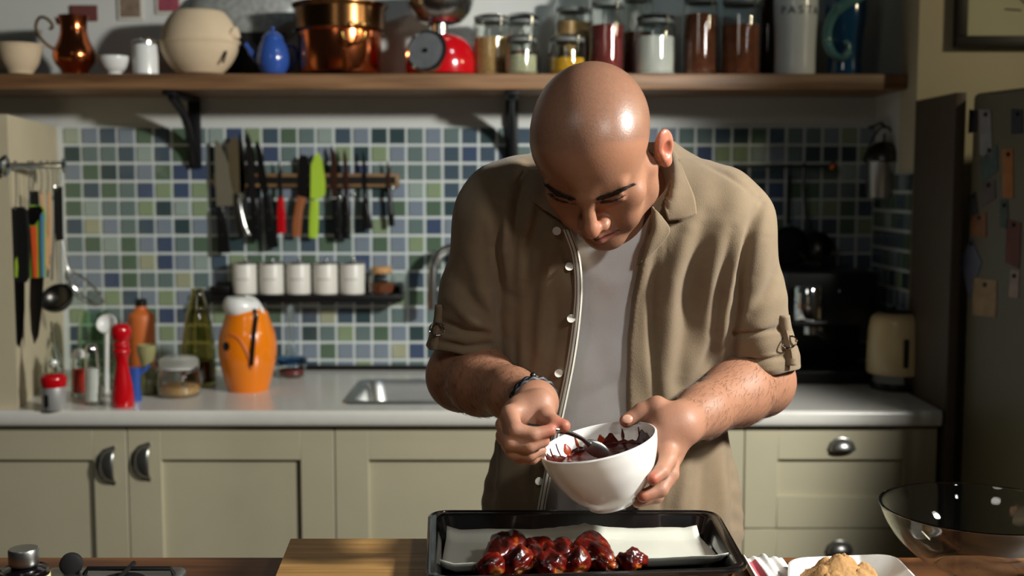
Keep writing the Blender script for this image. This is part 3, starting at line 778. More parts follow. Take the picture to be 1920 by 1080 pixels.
# ------------------------------------------------------------------ things on the worktop, left
def onc(name, label, cat, u, v, group=None, rotz=0):
    q = PZ(u, v, ZC); return thing(name, label, cat, q, rotz, group), q.y
def cprof(u, vb, y, pts):                  # outline from photo pixels, z above the worktop
    m = MPP(y)
    return [(w_ * m, max(0.0, (vb - v) * m * 1.01)) for w_, v in pts]
t, y = onc('coffee_maker', 'steel and glass press with a red collar at the left of the worktop', 'coffee press', 102, 768)
MB().lathe(cprof(102, 768, y, [(21, 768), (22.5, 766), (22.5, 724), (22, 722)]), 32).build('body', 'satin', t)
MB().lathe(sm2(cprof(102, 768, y, [(23, 724), (24.5, 716), (24, 706), (18, 700), (10, 698)]), 3), 32).build('collar', 'red', t)
MB().lathe(shell(sm2(cprof(102, 768, y, [(19, 700), (20, 690), (16, 670), (8, 652), (4, 640), (4, 622)]), 3), .002, 0), 28, closed=True).build('dome', 'glass', t)
MB().ball((.0, 0, (768-680)*MPP(y)), .011, 14).build('float_ball', 'whiteplain', t)
MB().tube([(0, 0, (768-640)*MPP(y)), (0, 0, (768-600)*MPP(y))], .002, 8).build('plunger', 'chrome', t)
MB().box(-.010, -.001, -.036, -.028, .012, .042, .003).build('handle', 'black', t)
def shaker_jar(u, vb, cm, label, hw, vt, cont, cap):
    t, y = onc('spice_shaker', label, 'shaker', u, vb, 'glass shakers on the worktop'); m = MPP(y)
    MB().lathe(shell(sm2(cprof(u, vb, y, [(hw*.9, vb), (hw, vb-4), (hw*.95, (vb+vt)/2), (hw*.8, vt+18), (hw*.7, vt+14)]), 3), .0022), 24, closed=True).build('body', 'glass', t)
    MB().lathe(cprof(u, vb, y, [(hw*.7, vb-6), (hw*.82, vb-8), (hw*.8, cont), (2, cont-1)]), 24).build('contents', cm, t)
    MB().lathe(sm2(cprof(u, vb, y, [(hw*.72, vt+15), (hw*.75, vt+8), (hw*.5, vt), (1, vt)]), 3), 24).build('cap', cap, t)
M('paprika', (190, 40, 24), 0.9, var=0.3, scale=100); M('salt', (240, 240, 234), 0.9, var=0.05)
shaker_jar(150, 742, 'paprika', 'glass shaker filled with red paprika', 16, 655, 692, 'whiteplain')
shaker_jar(175, 758, 'salt', 'glass shaker filled with white salt in front of the green jar', 15, 645, 690, 'chrome')
t, y = onc('pepper_mill', 'glossy red wooden pepper mill', 'pepper mill', 231, 762)
pr = sm2(cprof(231, 762, y, [(19, 762), (20, 760), (20.5, 745), (18, 722), (13.5, 695), (11.5, 678), (14.5, 664), (17.5, 657), (13.5, 650)]), 4)
MB().lathe(pr, 36).build('body', 'red', t)
pr = sm2(cprof(231, 762, y, [(13.5, 650), (17, 646), (13.5, 639), (17, 633), (19.5, 622), (17, 611), (9, 606), (1, 605)]), 4)
MB().lathe(pr, 36).build('head', 'red', t)
t, y = onc('glass_jug', 'clear greenish glass jug behind the shakers', 'jug', 184, 715); m = MPP(y)
MB().lathe(shell(sm2(cprof(184, 715, y, [(30, 715), (33, 711), (34, 670), (33, 620), (28, 590), (24, 582)]), 3), .003), 32, closed=True).build('body', 'glassgreen', t)
MB().tube(spline([(.03, -.02, .125*1.0), (.055, -.03, .12), (.058, -.03, .07), (.04, -.03, .03)], 5), .006, 10).build('handle', 'glassgreen', t)
t, y = onc('scoop', 'white ceramic scoop standing by the pepper mill', 'scoop', 204, 735); m = MPP(y)
MB().tube(spline([(-.006, 0, .0), (-.004, 0, .06), (0, 0, (735-622)*m)], 4), [.007]*4 + [.006]*5, 12).build('handle', 'white', t)
pr = [(.027*math.sin(a), -.02*math.cos(a)) for a in np.linspace(.05, 1.5, 9)]
MB().lathe(pr + [(r*.92, z + .002) for r, z in pr[::-1]], 24, (0, -.004, (735-604)*m), (0, -.9, .45)).build('bowl', 'white', t)
t, y = onc('terracotta_bottle', 'orange terracotta bottle with a black cap behind the pepper mill', 'bottle', 268, 706)
MB().lathe(sm2(cprof(268, 706, y, [(22, 706), (24, 703), (25, 640), (25, 600), (22, 588), (12, 580), (10, 572)]), 3), 36).build('body', 'terracotta', t)
MB().lathe(cprof(268, 706, y, [(11, 573), (11, 562), (9, 560)]), 24).build('cap', 'black', t)
t, y = onc('mortar_cup', 'olive ceramic hourglass-shaped cup in front of the terracotta bottle', 'cup', 277, 738)
MB().lathe(sm2(cprof(277, 738, y, [(20, 738), (23, 734), (24, 715), (16, 696), (10, 688)]), 4), 32).build('base', 'olive', t)
pr = sm2(cprof(277, 738, y, [(9, 688), (12, 678), (17, 660), (18, 646)]), 4)
M('olivelight', (150, 146, 100), 0.3, coat=.3)
MB().lathe(pr + [(r - .003, z) for r, z in pr[::-1]], 32).build('cup', 'olivelight', t)
t, y = onc('blue_jug', 'tiny blue jug half hidden by the red pepper mill', 'jug', 253, 752); m = MPP(y)
MB().lathe(sm2(cprof(253, 752, y, [(12, 752), (13, 749), (11, 725), (12, 700), (13, 688)]), 3), 24).build('body', 'blue', t)
MB().tube([(.008, 0, .068), (.028, 0, .08), (.04, 0, .092)], [.007, .006, .003], 10).build('spout', 'blue', t)
t, y = onc('clip_jar', 'squat clear glass jar with a wire clip lid on the worktop', 'jar', 337, 742); m = MPP(y)
MB().lathe(shell(sm2(cprof(337, 742, y, [(36, 742), (40, 738), (42, 720), (40, 700), (34, 690)]), 4), .003), 36, closed=True).build('body', 'glass', t)
MB().lathe(sm2(cprof(337, 742, y, [(35, 689), (37, 684), (36, 674), (28, 668), (2, 667)]), 3), 36).build('lid', 'glass', t)
MB().lathe(cprof(337, 742, y, [(34, 691), (36, 690), (36, 686), (34, 685)]), 36).build('seal', 'whiteplain', t)
MB().lathe(cprof(337, 742, y, [(34, 738), (38, 734), (37, 722), (2, 720)]), 24).build('contents', 'grain_tan', t)
MB().tube(spline([(.02, -.045, .03), (.024, -.052, .055), (.03, -.05, .066), (.05, -.045, .075), (.056, -.035, .08)], 5), .0032, 8).build('clip', 'chrome', t)
MB().tube(arc((0, 0, 53*m), 37*m, 180, 360, 16, 'xy'), .0018, 6).build('wire', 'chrome', t)
t, y = onc('olive_bottle', 'tall tapering olive green glass bottle', 'bottle', 374, 722)
MB().lathe(shell(sm2(cprof(374, 722, y, [(28, 722), (31, 718), (32, 690), (30, 640), (22, 590), (13, 555), (11, 545), (12, 541)]), 4), .003, .02), 40, closed=True).build('body', 'glassolive', t)
MB().lathe(cprof(374, 722, y, [(25, 715), (28, 712), (28, 675), (2, 674)]), 32).build('oil', 'glassbrown', t)
# orange jug
t, y = onc('thermos_jug', 'bright orange bulging jug with a white spout and black handle', 'jug', 466, 731); m = MPP(y)
Z = lambda v: (731 - v) * m * 1.01
pr = sm2(cprof(466, 731, y, [(36, 731), (38, 729), (45, 705), (52, 675), (54, 648), (51, 625), (45, 606), (41, 594), (38, 585), (30, 578)]), 5)
bd = MB().lathe(pr, 56).build('body', 'orange', t)
# white spout: a cut egg leaning out over the front left
bm = bmesh.new(); bmesh.ops.create_uvsphere(bm, u_segments=36, v_segments=24, radius=1)
for q in bm.verts:
    x, yy, z = q.co
    if z > .62: z = .62
    wd = 1 - .22*max(0, x)
    q.co = Vector((-8*m + x*34*m, -.014 + yy*31*m*wd, Z(573) + z*27*m*(1 - .35*max(0, x)) - x*2*m))
MB().bm(bm).build('spout', 'white', t)
MB().tube(spline([(0.0, -.01, Z(556)), (.022, -.014, Z(560)), (.038, -.018, Z(572)), (.046, -.02, Z(590))], 6), .0055, 10, .6).build('lever_arm', 'white', t)
def onbody(u, v, lift=0.0):                 # a point on the jug's front at photo pixel (u, v)
    z = Z(v); rr = np.interp(z, [p[1] for p in pr], [p[0] for p in pr]); x = (u - 466) * m
    return (x, -math.sqrt(max(rr*rr - x*x, 1e-6)) - lift, z)
MB().tube([onbody(486, 578, .006), onbody(491, 590, .006), onbody(489, 620, .005), onbody(487, 650, .005), onbody(484, 676, .004)], [.008, .009, .009, .009, .009], 10, .6).build('handle', 'black', t)
MB().ball(onbody(492, 587, .012), .0055, 12).build('hinge', 'chrome', t)
MB().tube(spline([onbody(446, 621, -.002), onbody(461, 628, -.002), onbody(473, 646, -.002), onbody(481, 668, -.001), onbody(483, 684, -.001)], 6), .005, 10).build('groove', 'terracotta', t)
q = Vector(onbody(438, 643, -.004)); MB().lathe([(.0115, 0), (.0115, .005), (.008, .007)], 24, q, (q.x, q.y, 0)).build('plug', 'black', t)
# cruet with blue collar
t, y = onc('cruet', 'tall clear glass cruet with a blue collar right of the orange jug', 'cruet', 547, 706); m = MPP(y)
MB().lathe(shell(sm2(cprof(547, 706, y, [(24, 706), (27, 702), (28, 690), (24, 678), (10, 660), (6, 640), (6, 600), (8, 585)]), 4), .0022), 32, closed=True).build('body', 'glass', t)
MB().lathe(sm2(cprof(547, 706, y, [(24, 682), (29, 680), (29, 672), (22, 668)]), 2), 32).build('collar', 'glassblue', t)
MB().lathe(cprof(547, 706, y, [(5, 600), (7, 580), (4, 572), (1, 571)]), 20).build('stopper', 'glass', t)
MB().lathe(cprof(547, 706, y, [(20, 703), (24, 700), (24, 692), (2, 691)]), 24).build('contents', 'grain_red', t)
# ------------------------------------------------------------------ right-hand end: machine, kettle, rail, fridge
t, y = onc('kettle', 'cream electric kettle with a water window at the worktop\'s right end', 'kettle', 1680, 728); m = MPP(y)
c2 = lambda pts: cprof(1680, 728, y, pts)
MB().lathe(c2([(46, 728), (48, 726), (48, 718), (44, 716)]), 40).build('base', 'black', t)
MB().lathe(c2([(43, 717), (46, 714), (48, 700), (50, 698)]), 40).build('chrome_band', 'chrome', t)
bm_ = MB().lathe(sm2(c2([(53, 698), (55, 694), (55, 660), (53, 620), (50, 598), (42, 588), (30, 585)]), 4), 44)
bm_.build('body', 'cream', t)
MB().lathe(sm2(c2([(32, 586), (28, 583), (12, 581), (1, 581)]), 3), 36).build('lid', 'black', t)
MB().box(-.010, .006, -55*m - .002, -50*m, (728-682)*m, (728-628)*m, .004).build('water_window', 'darksteel', t)
MB().tube(spline([(.012, .06, (728-594)*m), (.022, .105, (728-590)*m), (.022, .115, (728-650)*m), (.012, .07, (728-690)*m)], 5), .011, 10).build('handle', 'black', t)
MB().prism([(-.04, -.01, .17), (-.04, .01, .17), (-.062, 0, .182), (-.05, 0, .15)], (.01, 0, -.012)).build('spout', 'cream', t)

q = PZ(1552, 716, ZC); y = q.y; m = MPP(y)
t = thing('espresso_machine', 'black espresso machine with a steel jug in the dark corner', 'coffee machine', (q.x, 3.245, ZC))
X = lambda u: (u - 1552) * m
Zc = lambda v: (716 - v) * m
MB().box(X(1470), X(1634), -.10, .165, 0, Zc(690), .006).build('drip_base', 'black', t)
MB().box(X(1470), X(1634), .06, .165, Zc(692), Zc(560), .006).build('back_body', 'black', t)
MB().box(X(1462), X(1634), -.10, .165, Zc(606), Zc(506), .012).build('head', 'black', t)
MB().lathe([(.03, 0), (.03, .02), (.026, .022)], 24, (X(1530), -.02, Zc(620)-.01), (0, 0, 1)).build('group_head', 'chrome', t)
MB().tube([(X(1530), -.03, Zc(622)), (X(1534), -.12, Zc(625))], .008, 10).build('portafilter', 'black', t)
MB().ball((X(1513), -.105, Zc(594)), .006, 12).build('knob', 'chrome', t)
MB().ball((X(1560), -.103, Zc(540)), .004, 10).build('knob', 'chrome', t)
MB().lathe([(.002, 0), (25*m, 0), (26*m, .004), (26*m, .085), (24*m, .09)], 32, (X(1500), -.125, Zc(592))).build('steel_cup', 'chrome', t)
MB().box(X(1474), X(1530), -.165, -.09, Zc(600), Zc(592.4), .003).build('cup_shelf', 'black', t)
# rail with a pan
yr = YW - .05
a = P(1385, 312, yr); b = P(1562, 312, yr)
rl2 = thing('copper_rail', 'thin dark rail with a copper end on the right-hand tiles', 'rail', a)
MB().tube([(0, 0, 0), b - a], .005, 10).build('bar', 'darksteel', rl2)
MB().ball(b - a, .013, 14).build('end_knob', 'copper', rl2)
MB().tube([(.01, 0, 0), (.01, .0405, 0)], .004, 8).build('wall_post', 'darksteel', rl2)
MB().tube([b - a + Vector((-.02, 0, 0)), b - a + Vector((-.02, .0405, 0))], .004, 8).build('wall_post', 'darksteel', rl2)
q = P(1508, 318, yr - .004)
t = thing('ladle', 'dark steel ladle hanging from the copper-ended rail', 'ladle', q)
L2 = lambda u, v, dy=0: P(u, v, yr - .012 + dy) - q
MB().tube(spline([(0, .012, .012), (0, -.008, .014), L2(1508, 345), L2(1512, 400), L2(1520, 440)], 5), [.003]*10 + [.005]*11, 10).build('handle', 'darksteel', t)
pr = [(.048*math.sin(a_), -.045*math.cos(a_)) for a_ in np.linspace(.05, 1.5, 10)]
MB().lathe(pr + [(r*.95, z + .0015) for r, z in pr[::-1]], 28, tuple(L2(1530, 462, -.02)), (-.3, -.8, .4)).build('bowl', 'darksteel', t)
q = P(1480, 318, yr - .004)
t = thing('skillet', 'small dark pan hanging left of the ladle on the right-hand tiles', 'pan', q)
L2 = lambda u, v, dy=0: P(u, v, yr - .006 + dy) - q
MB().tube(spline([(0, .008, .009), (0, -.008, .010), L2(1480, 350), L2(1478, 420)], 5), [.003]*8 + [.006]*8, 10).build('handle', 'iron', t)
MB().lathe([(.052, 0), (.060, -.028), (.056, -.028), (.048, -.003)], 32, tuple(L2(1476, 462, .004)), (0, 1, 0)).build('body', 'iron', t)
# lidded steel pail hanging in the corner
yp = 3.27
q = P(1655, 372, yp)
t = thing('steel_pail', 'steel pail with a lid hanging in the dark right corner', 'pail', q)
m = MPP(yp); zv = lambda v: (372 - v) * m
MB().lathe([(26*m, 0), (29*m, .002), (33*m, zv(306)), (34*m, zv(304))], 32).build('body', 'brushed', t)
MB().lathe(sm2([(37*m, zv(305)), (38*m, zv(300)), (33*m, zv(284)), (18*m, zv(270)), (3*m, zv(266))], 3), 32).build('lid', 'darksteel', t)
MB().tube([(0, 0, zv(268)), (0, 0, zv(252))], .004, 8).build('lid_knob', 'black', t)
MB().tube(spline([(-36*m, 0, zv(300)), (-22*m, 0, zv(262)), (0, 0, zv(238)), (22*m, 0, zv(262)), (36*m, 0, zv(300))], 6), .003, 8).build('bail_handle', 'black', t)
MB().tube(spline([(0, 0, zv(241)), (0, .03, zv(232)), (.0, .10, zv(236)), (0, .139, zv(236))], 4), .004, 8).build('wall_hook', 'iron', t)
# ------------------------------------------------------------------ tall panel and fridge
pn = MB().box(1.0495, 1.075, 2.79, 3.069, 0, 1.655, .002).build('tall_panel', 'darkpanel')
tag(pn, 'dark brown tall panel between worktop and fridge', 'panel')
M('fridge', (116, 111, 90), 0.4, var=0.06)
ang = math.atan2(0.06, 0.25)
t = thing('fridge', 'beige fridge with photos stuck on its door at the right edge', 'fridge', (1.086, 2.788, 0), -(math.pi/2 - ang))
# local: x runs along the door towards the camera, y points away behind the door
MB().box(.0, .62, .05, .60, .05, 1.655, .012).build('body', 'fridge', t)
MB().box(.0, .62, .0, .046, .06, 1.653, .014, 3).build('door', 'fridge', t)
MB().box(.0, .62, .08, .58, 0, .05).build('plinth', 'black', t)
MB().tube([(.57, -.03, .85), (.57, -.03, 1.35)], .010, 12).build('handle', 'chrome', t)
dirx = Vector((math.cos(t.rotation_euler.z), math.sin(t.rotation_euler.z), 0))
def on_door(u, v):                          # photo pixel -> door plane (local x, z)
    d = P(u, v, 1.0) - Vector((0, 0, CAMZ)); o0 = Vector((0, 0, CAMZ)); a0 = Vector((1.086, 2.788, 0))
    n = Vector((-dirx.y, dirx.x, 0)); k = (a0 - o0).dot(n) / d.dot(n)
    h = o0 + d * k
    return (h - a0).dot(dirx), h.z
photos = [((1818,205),(1834,207),(1832,248),(1816,250),'ph_dark','dark snapshot at the fridge door\'s top left'),
 ((1836,205),(1858,206),(1862,300),(1838,290),'ph_grey','tall pale snapshot at the door\'s top'),
 ((1838,300),(1870,270),(1872,320),(1842,345),'ph_teal','tilted teal photo below the top snapshots'),
 ((1840,345),(1866,336),(1868,372),(1842,388),'ph_mix','dark photo strip under the tilted teal photo'),
 ((1880,280),(1900,278),(1901,372),(1881,370),'ph_orange','orange tarot-like card on the fridge door'),
 ((1815,370),(1830,358),(1835,400),(1820,414),'ph_dark2','small dark photo left of the brown card'),
 ((1822,405),(1850,398),(1850,446),(1823,440),'ph_brown','brown card at the middle left of the door'),
 ((1801,490),(1822,446),(1842,492),(1818,560),'ph_stripe','kite-shaped blue and white card'),
 ((1826,520),(1870,526),(1868,596),(1824,590),'ph_tan','tan drawing of an arch at the door\'s bottom'),
 ((1876,375),(1890,374),(1892,430),(1876,426),'ph_teal2','narrow green photo beside the large red one'),
 ((1888,410),(1915,418),(1912,504),(1886,492),'ph_red','large dark red photo at the right of the door'),
 ((1897,204),(1918,206),(1918,250),(1897,252),'ph_dark3','dark blue photo at the top right edge'),
 ((1896,505),(1912,508),(1910,560),(1892,556),'ph_mix2','small white note with a red mark below the red photo')]
pc = dict(ph_dark=(50,52,50), ph_grey=(150,148,150), ph_teal=(70,90,84), ph_mix=(96,80,80), ph_orange=(180,110,40), ph_dark2=(46,46,48), ph_brown=(140,84,40),
          ph_stripe=(96,100,120), ph_tan=(170,140,100), ph_teal2=(70,80,74), ph_red=(110,44,28), ph_dark3=(36,36,54), ph_mix2=(170,150,140))
for a_, b_, c_, d_2, mt, lab in photos:
    M(mt, pc[mt], 0.45, var=0.55, scale=30)
    pts = [on_door(*q_) for q_ in (a_, b_, c_, d_2)]
    cx = sum(p[0] for p in pts)/4; cz = sum(p[1] for p in pts)/4
    loc = Vector((1.086, 2.788, 0)) + dirx * cx + Vector((0, 0, cz))
    o = thing('fridge_photo', lab, 'photo', loc, t.rotation_euler.z, 'photos on the fridge door')
    MB().prism([(p[0]-cx, -.0004, p[1]-cz) for p in pts], (0, -.0012, 0)).build('print', mt, o, 0)
    MB().lathe([(.005, 0), (.005, .003), (.003, .004)], 12, (0, -.0016, max(p[1] for p in pts) - cz - .014), (0, -1, 0)).build('magnet', 'black', o)
# ------------------------------------------------------------------ table in front
ZTB = 0.90
wood('tablewood', (122, 78, 44), (74, 44, 24), 0.4, (1, 10, 10), 3)
wood('boardwood', (178, 138, 82), (140, 100, 52), 0.45, (1.2, 16, 16), 3.2)
YT = 1.655
tb = thing('table', 'dark brown wooden table across the foreground', 'table', (0, 0, 0))
for k in range(5):
    y1 = YT - k * .17
    MB().box(-1.35, 1.35, y1 - .1692, y1, ZTB - .038, ZTB, .003, 1).build('plank', 'tablewood', tb)
MB().box(-1.28, 1.28, YT - .10, YT - .075, ZTB - .13, ZTB - .038).build('apron', 'tablewood', tb)
for x in (-1.25, 1.25):
    for yy in (YT - .08, YT - .80):
        MB().box(x - .035, x + .035, yy - .035, yy + .035, 0, ZTB - .038, .004).build('leg', 'tablewood', tb)
ZB = 0.94
cb = thing('cutting_board', 'thick pale wooden cutting board under the roasting tray', 'board', (0, 0, ZTB))
a = PZ(545, 1010, ZB); b = PZ(517, 1080, ZB); yb = 1.15
dx = (b.x - a.x) / (b.y - a.y)
for k in range(7):                          # glued strips
    f0, f1 = k / 7, (k + 1) / 7
    y0 = a.y + (yb - a.y) * f0 - (0 if k == 0 else .0006); y1 = a.y + (yb - a.y) * f1 + .0006
    xl0 = a.x + dx * (y0 - a.y); xl1 = a.x + dx * (y1 - a.y)
    MB().prism([(xl0, y0, .0005), (xl1, y1, .0005), (.235, y1, .0005), (.235, y0, .0005)], (0, 0, ZB - ZTB - .0005)).build('board_strip', 'boardwood', cb)
# ------------------------------------------------------------------ roasting tray
M('enamel', (10, 8, 9), 0.22, coat=0.5, var=0.2)
ZR = 0.972
bl = PZ(803, 957, ZR); br = PZ(1345, 957, ZR); fr = PZ(1408, 1068, ZR); fl = PZ(797, 1088, ZR)
tr = thing('roasting_tray', 'black enamel roasting tray in front of the man', 'tray', (0, 0, 0))
def quad_ring(cs, inset, z, rad, n=6):
    out = []; c = sum((Vector(p) for p in cs), Vector()) / 4
    for i in range(4):
        p, q_, r_ = Vector(cs[i]), Vector(cs[i-1]), Vector(cs[(i+1) % 4])
        e0 = (q_ - p).normalized(); e1 = (r_ - p).normalized()
        pi = p + (e0 + e1) * inset
        A = pi + e0 * rad; B = pi + e1 * rad
        for k in range(n + 1):
            t_ = k / n
            out.append(((1-t_)**2 * A + 2*t_*(1-t_) * pi + t_**2 * B).xy.to_tuple() + (z,))
    return out
cs = [bl, fl, fr, br]
rings = [quad_ring(cs, .004, ZR - .006, .03), quad_ring(cs, 0, ZR - .004, .032), quad_ring(cs, 0, ZR - .001, .032), quad_ring(cs, .003, ZR, .03), quad_ring(cs, .012, ZR - .0005, .026),
         quad_ring(cs, .015, ZR - .004, .025), quad_ring(cs, .021, ZB + .008, .02), quad_ring(cs, .027, ZB + .003, .018)]
loft(rings, True).build('pan', 'enamel', tr)
outer = [quad_ring(cs, .004, ZR - .006, .03), quad_ring(cs, .012, ZR - .007, .026), quad_ring(cs, .021, ZB + .006, .02), quad_ring(cs, .028, ZB + .0006, .018)]
loft(outer, True).build('underside', 'enamel', tr)
MB().tube([(p[0], p[1], ZR - .0015) for p in quad_ring(cs, .0035, ZR, .03)], .003, 8, closed=True).build('rolled_rim', 'enamel', tr)
# parchment
M('parchment', (196, 196, 184), 0.6, var=0.05, scale=12, bump=0.3, bscale=20)
pa = [PZ(838, 1004, ZB + .010), PZ(1306, 1000, ZB + .010), PZ(1366, 1054, ZB + .018), PZ(824, 1070, ZB + .018)]
A, B, C_, D = [Vector((p.x, p.y, 0)) for p in pa]
n1, n2 = 40, 18; V = []; Fc = []
rnd = np.random.RandomState(3)
for j in range(n2 + 1):
    for i in range(n1 + 1):
        s, t_ = i / n1, j / n2
        p = (A*(1-s) + B*s)*(1-t_) + (D*(1-s) + C_*s)*t_
        z = ZB + .0052 + .003*math.sin(9*s + 3*t_)**2*.4 + .0006*rnd.rand()
        ridge = max(0, 1 - abs(s - .55)/.18) * max(0, 1 - t_/.5)
        z += ridge * (.004 + .004*rnd.rand())
        if t_ < .12: z += (.12 - t_)*.10
        if t_ > .82: z += (t_ - .82)**1.2*.16
        if s < .05: z += (.05 - s)*.12
        if s > .95: z += (s - .95)*.08
        V.append((p.x, p.y, z))
for j in range(n2):
    for i in range(n1): k = j*(n1+1) + i; Fc.append((k, k+1, k+n1+2, k+n1+1))
o = MB().add(V, Fc).build('parchment', 'parchment', None, 30)
o.modifiers.new('t', 'SOLIDIFY').thickness = .0006
tag(o, 'crumpled white baking parchment lining the roasting tray', 'baking paper')
# glazed meat pieces
def glaze_mat():
    m = M('glazed_meat', (150, 40, 12), 0.26, coat=0.3, var=0.3, scale=30, bump=0.5, bscale=60)
    nt = m.node_tree; mix = [x for x in nt.nodes if x.bl_idname == 'ShaderNodeMix'][0]
    no = mix.inputs['Factor'].links[0].from_node; no.inputs['Scale'].default_value = 34
    ramp = nt.nodes.new('ShaderNodeValToRGB')
    e = ramp.color_ramp.elements; e[0].position = .40; e[0].color = lin((34, 5, 4)); e[1].position = .70; e[1].color = lin((214, 128, 36))
    e2 = ramp.color_ramp.elements.new(.56); e2.color = lin((104, 17, 7))
    nt.links.new(no.outputs[0], ramp.inputs[0]); nt.links.new(ramp.outputs[0], nt.nodes['Principled BSDF'].inputs['Base Color'])
    return m
glaze_mat()
pieces = [((960,1022),(925,1052),.021,'leftmost tall glazed wing with a golden patch'), ((935,1058),(905,1062),.014,'small glazed piece at the pile\'s left foot'),
 ((985,1050),(945,1058),.017,'orange glazed piece lying front left of the pile'), ((1012,1028),(1000,1052),.017,'dark glazed wing second from the left at the back'),
 ((1020,1056),(1050,1058),.016,'yellowish glazed piece at the front middle'), ((1055,1030),(1040,1050),.018,'dark red wing third from the left at the back'),
 ((1090,1050),(1060,1056),.016,'flat glazed piece at the front right of the pile'), ((1098,1024),(1135,1048),.019,'long glazed drumstick sloping down to the right'),
 ((1130,1052),(1152,1056),.011,'small glazed tip at the pile\'s right foot'), ((1175,1050),(1200,1048),.014,'single glazed piece lying apart on the right')]
for k, (p0, p1, r, lab) in enumerate(pieces):
    z0 = ZB + .0105
    q0 = PZ(p0[0], p0[1] + 2, z0 + r); q1 = PZ(p1[0], p1[1] + 2, z0 + r*.7)
    if (q1 - q0).length > .10: q1 = q0 + (q1 - q0).normalized() * .085
    mid = (q0 + q1)/2
    t = thing('glazed_wing', 'glossy ' + lab, 'meat', (mid.x, mid.y, z0), 0, 'glazed wings on the parchment')
    bm = bmesh.new(); bmesh.ops.create_icosphere(bm, subdivisions=4, radius=1)
    ax = (q1 - q0); ln = ax.length/2 + r*.8; ax = ax.normalized() if ax.length > 1e-4 else Vector((1, 0, 0))
    sd = ax.cross(Vector((0, 0, 1))).normalized(); up = sd.cross(ax)
    rs = np.random.RandomState(20 + k); ph = rs.rand(6)*6
    for q_ in bm.verts:
        x, yy, z = q_.co
        taper = 1 - .25*x
        nse = 1 + .12*math.sin(4*x + ph[0] + 2*z) + .10*math.sin(5*yy + ph[1] + 3*x) + .06*math.sin(9*z + ph[2] + 6*x) + .04*math.sin(14*x + 11*yy + ph[3])
        pos = ax*(x*ln) + sd*(yy*r*1.15*taper*nse) + up*(z*r*taper*nse)
        pos = pos + Vector((0, 0, r*.9))
        if pos.z < .0005: pos.z = .0005
        q_.co = pos
    MB().bm(bm).build('flesh', 'glazed_meat', t)
    sd_ = sd; 
    MB().ball(tuple(ax*(ln*.93) + Vector((0, 0, r*.75))), r*.38, 12, (1, 1, .8)).build('bone_end', 'glazed_meat', t)
# towel
M('towel', (222, 220, 216), 0.9, var=0.06, bump=0.4, bscale=120); M('towelred', (190, 90, 100), 0.9)
a = PZ(1395, 1036, ZTB + .02); 
tw = thing('tea_towel', 'white folded tea towel with a red stripe right of the tray', 'towel', (a.x, a.y, ZTB))
def sheet(x0, x1, y0, y1, zf, n=30, m2=14):
    V = []; Fc = []
    for j in range(m2 + 1):
        for i in range(n + 1):
            x = x0 + (x1 - x0)*i/n; y_ = y0 + (y1 - y0)*j/m2; V.append((x + (y_ - y1)*.0, y_, zf(i/n, j/m2)))
    for j in range(m2):
        for i in range(n): k = j*(n+1) + i; Fc.append((k, k+1, k+n+2, k+n+1))
    return MB().add(V, Fc)
zf = lambda s, t_:   .016 + .0022*math.sin(s*24 + t_*2) + .002*math.sin(s*11 - t_*4) - .014*max(0, (t_ - .93)/.07)**2 - .012*max(0, (s - .92)/.08)**2
o = sheet(-.002, .056, -.20, .012, zf, 48, 24).build('cloth', 'towel', tw)
o = sheet(.0, .054, -.198, .010, lambda s, t_: .003 + .002*math.sin(s*20), 30, 10).build('under_fold', 'towel', tw); o.modifiers.new('t', 'SOLIDIFY').thickness = .004
o = sheet(.003, .012, -.20, -.02, lambda s, t_: zf((.005 + s*.009)/.058, t_*.9) + .0008, 10, 16).build('stripe', 'towelred', tw)
# square dish with brown sugar
zd = ZTB + .03
c0 = [PZ(1478, 1046, zd), PZ(1676, 1038, zd), PZ(1735, 1100, zd), PZ(1476, 1110, zd)]
ds = thing('square_dish', 'white square dish heaped with brown sugar', 'dish', (0, 0, 0))
cs2 = [c0[0], c0[3], c0[2], c0[1]]
loft([quad_ring(cs2, .032, ZTB + .0006, .02), quad_ring(cs2, .028, ZTB + .004, .022), quad_ring(cs2, .006, zd - .003, .028), quad_ring(cs2, 0, zd, .03), quad_ring(cs2, .003, zd + .001, .028), quad_ring(cs2, .008, zd - .004, .026), quad_ring(cs2, .03, ZTB + .006, .02)], True, True).build('dish_body', 'white', ds)
M('brownsugar', (158, 120, 74), 0.85, var=0.35, scale=160, bump=0.7, bscale=240)
cen = sum(c0, Vector())/4
n = 60; V = []; Fc = []; rs = np.random.RandomState(5)
lump = rs.rand(40, 3)
for i in range(n + 1):
    for j in range(n + 1):
        a_, b_ = i/n*2 - 1, j/n*2 - 1
        x = cen.x - .012 + a_*.062; y_ = cen.y + b_*.062; d2 = min(1, math.hypot(a_, b_))
        z = .046 * (1 - d2)**.75 * (1 - .15*d2)
        for lx, ly, lr in lump:
            dd = math.hypot(a_ - (lx*2-1), b_ - (ly*2-1)); rr = .10 + .10*lr
            if dd < rr: z += .007*math.sqrt(1 - (dd/rr)**2) * (1 - d2)**.3
        V.append((x, y_, ZTB + .007 + z + rs.rand()*.0014))
for i in range(n):
    for j in range(n): k = i*(n+1) + j; Fc.append((k, k+1, k+n+2, k+n+1))
o = MB().add(V, Fc).build('brown_sugar', 'brownsugar', None, 60)
tag(o, 'crumbly heap of light brown sugar in the square dish', 'sugar', kind='stuff')
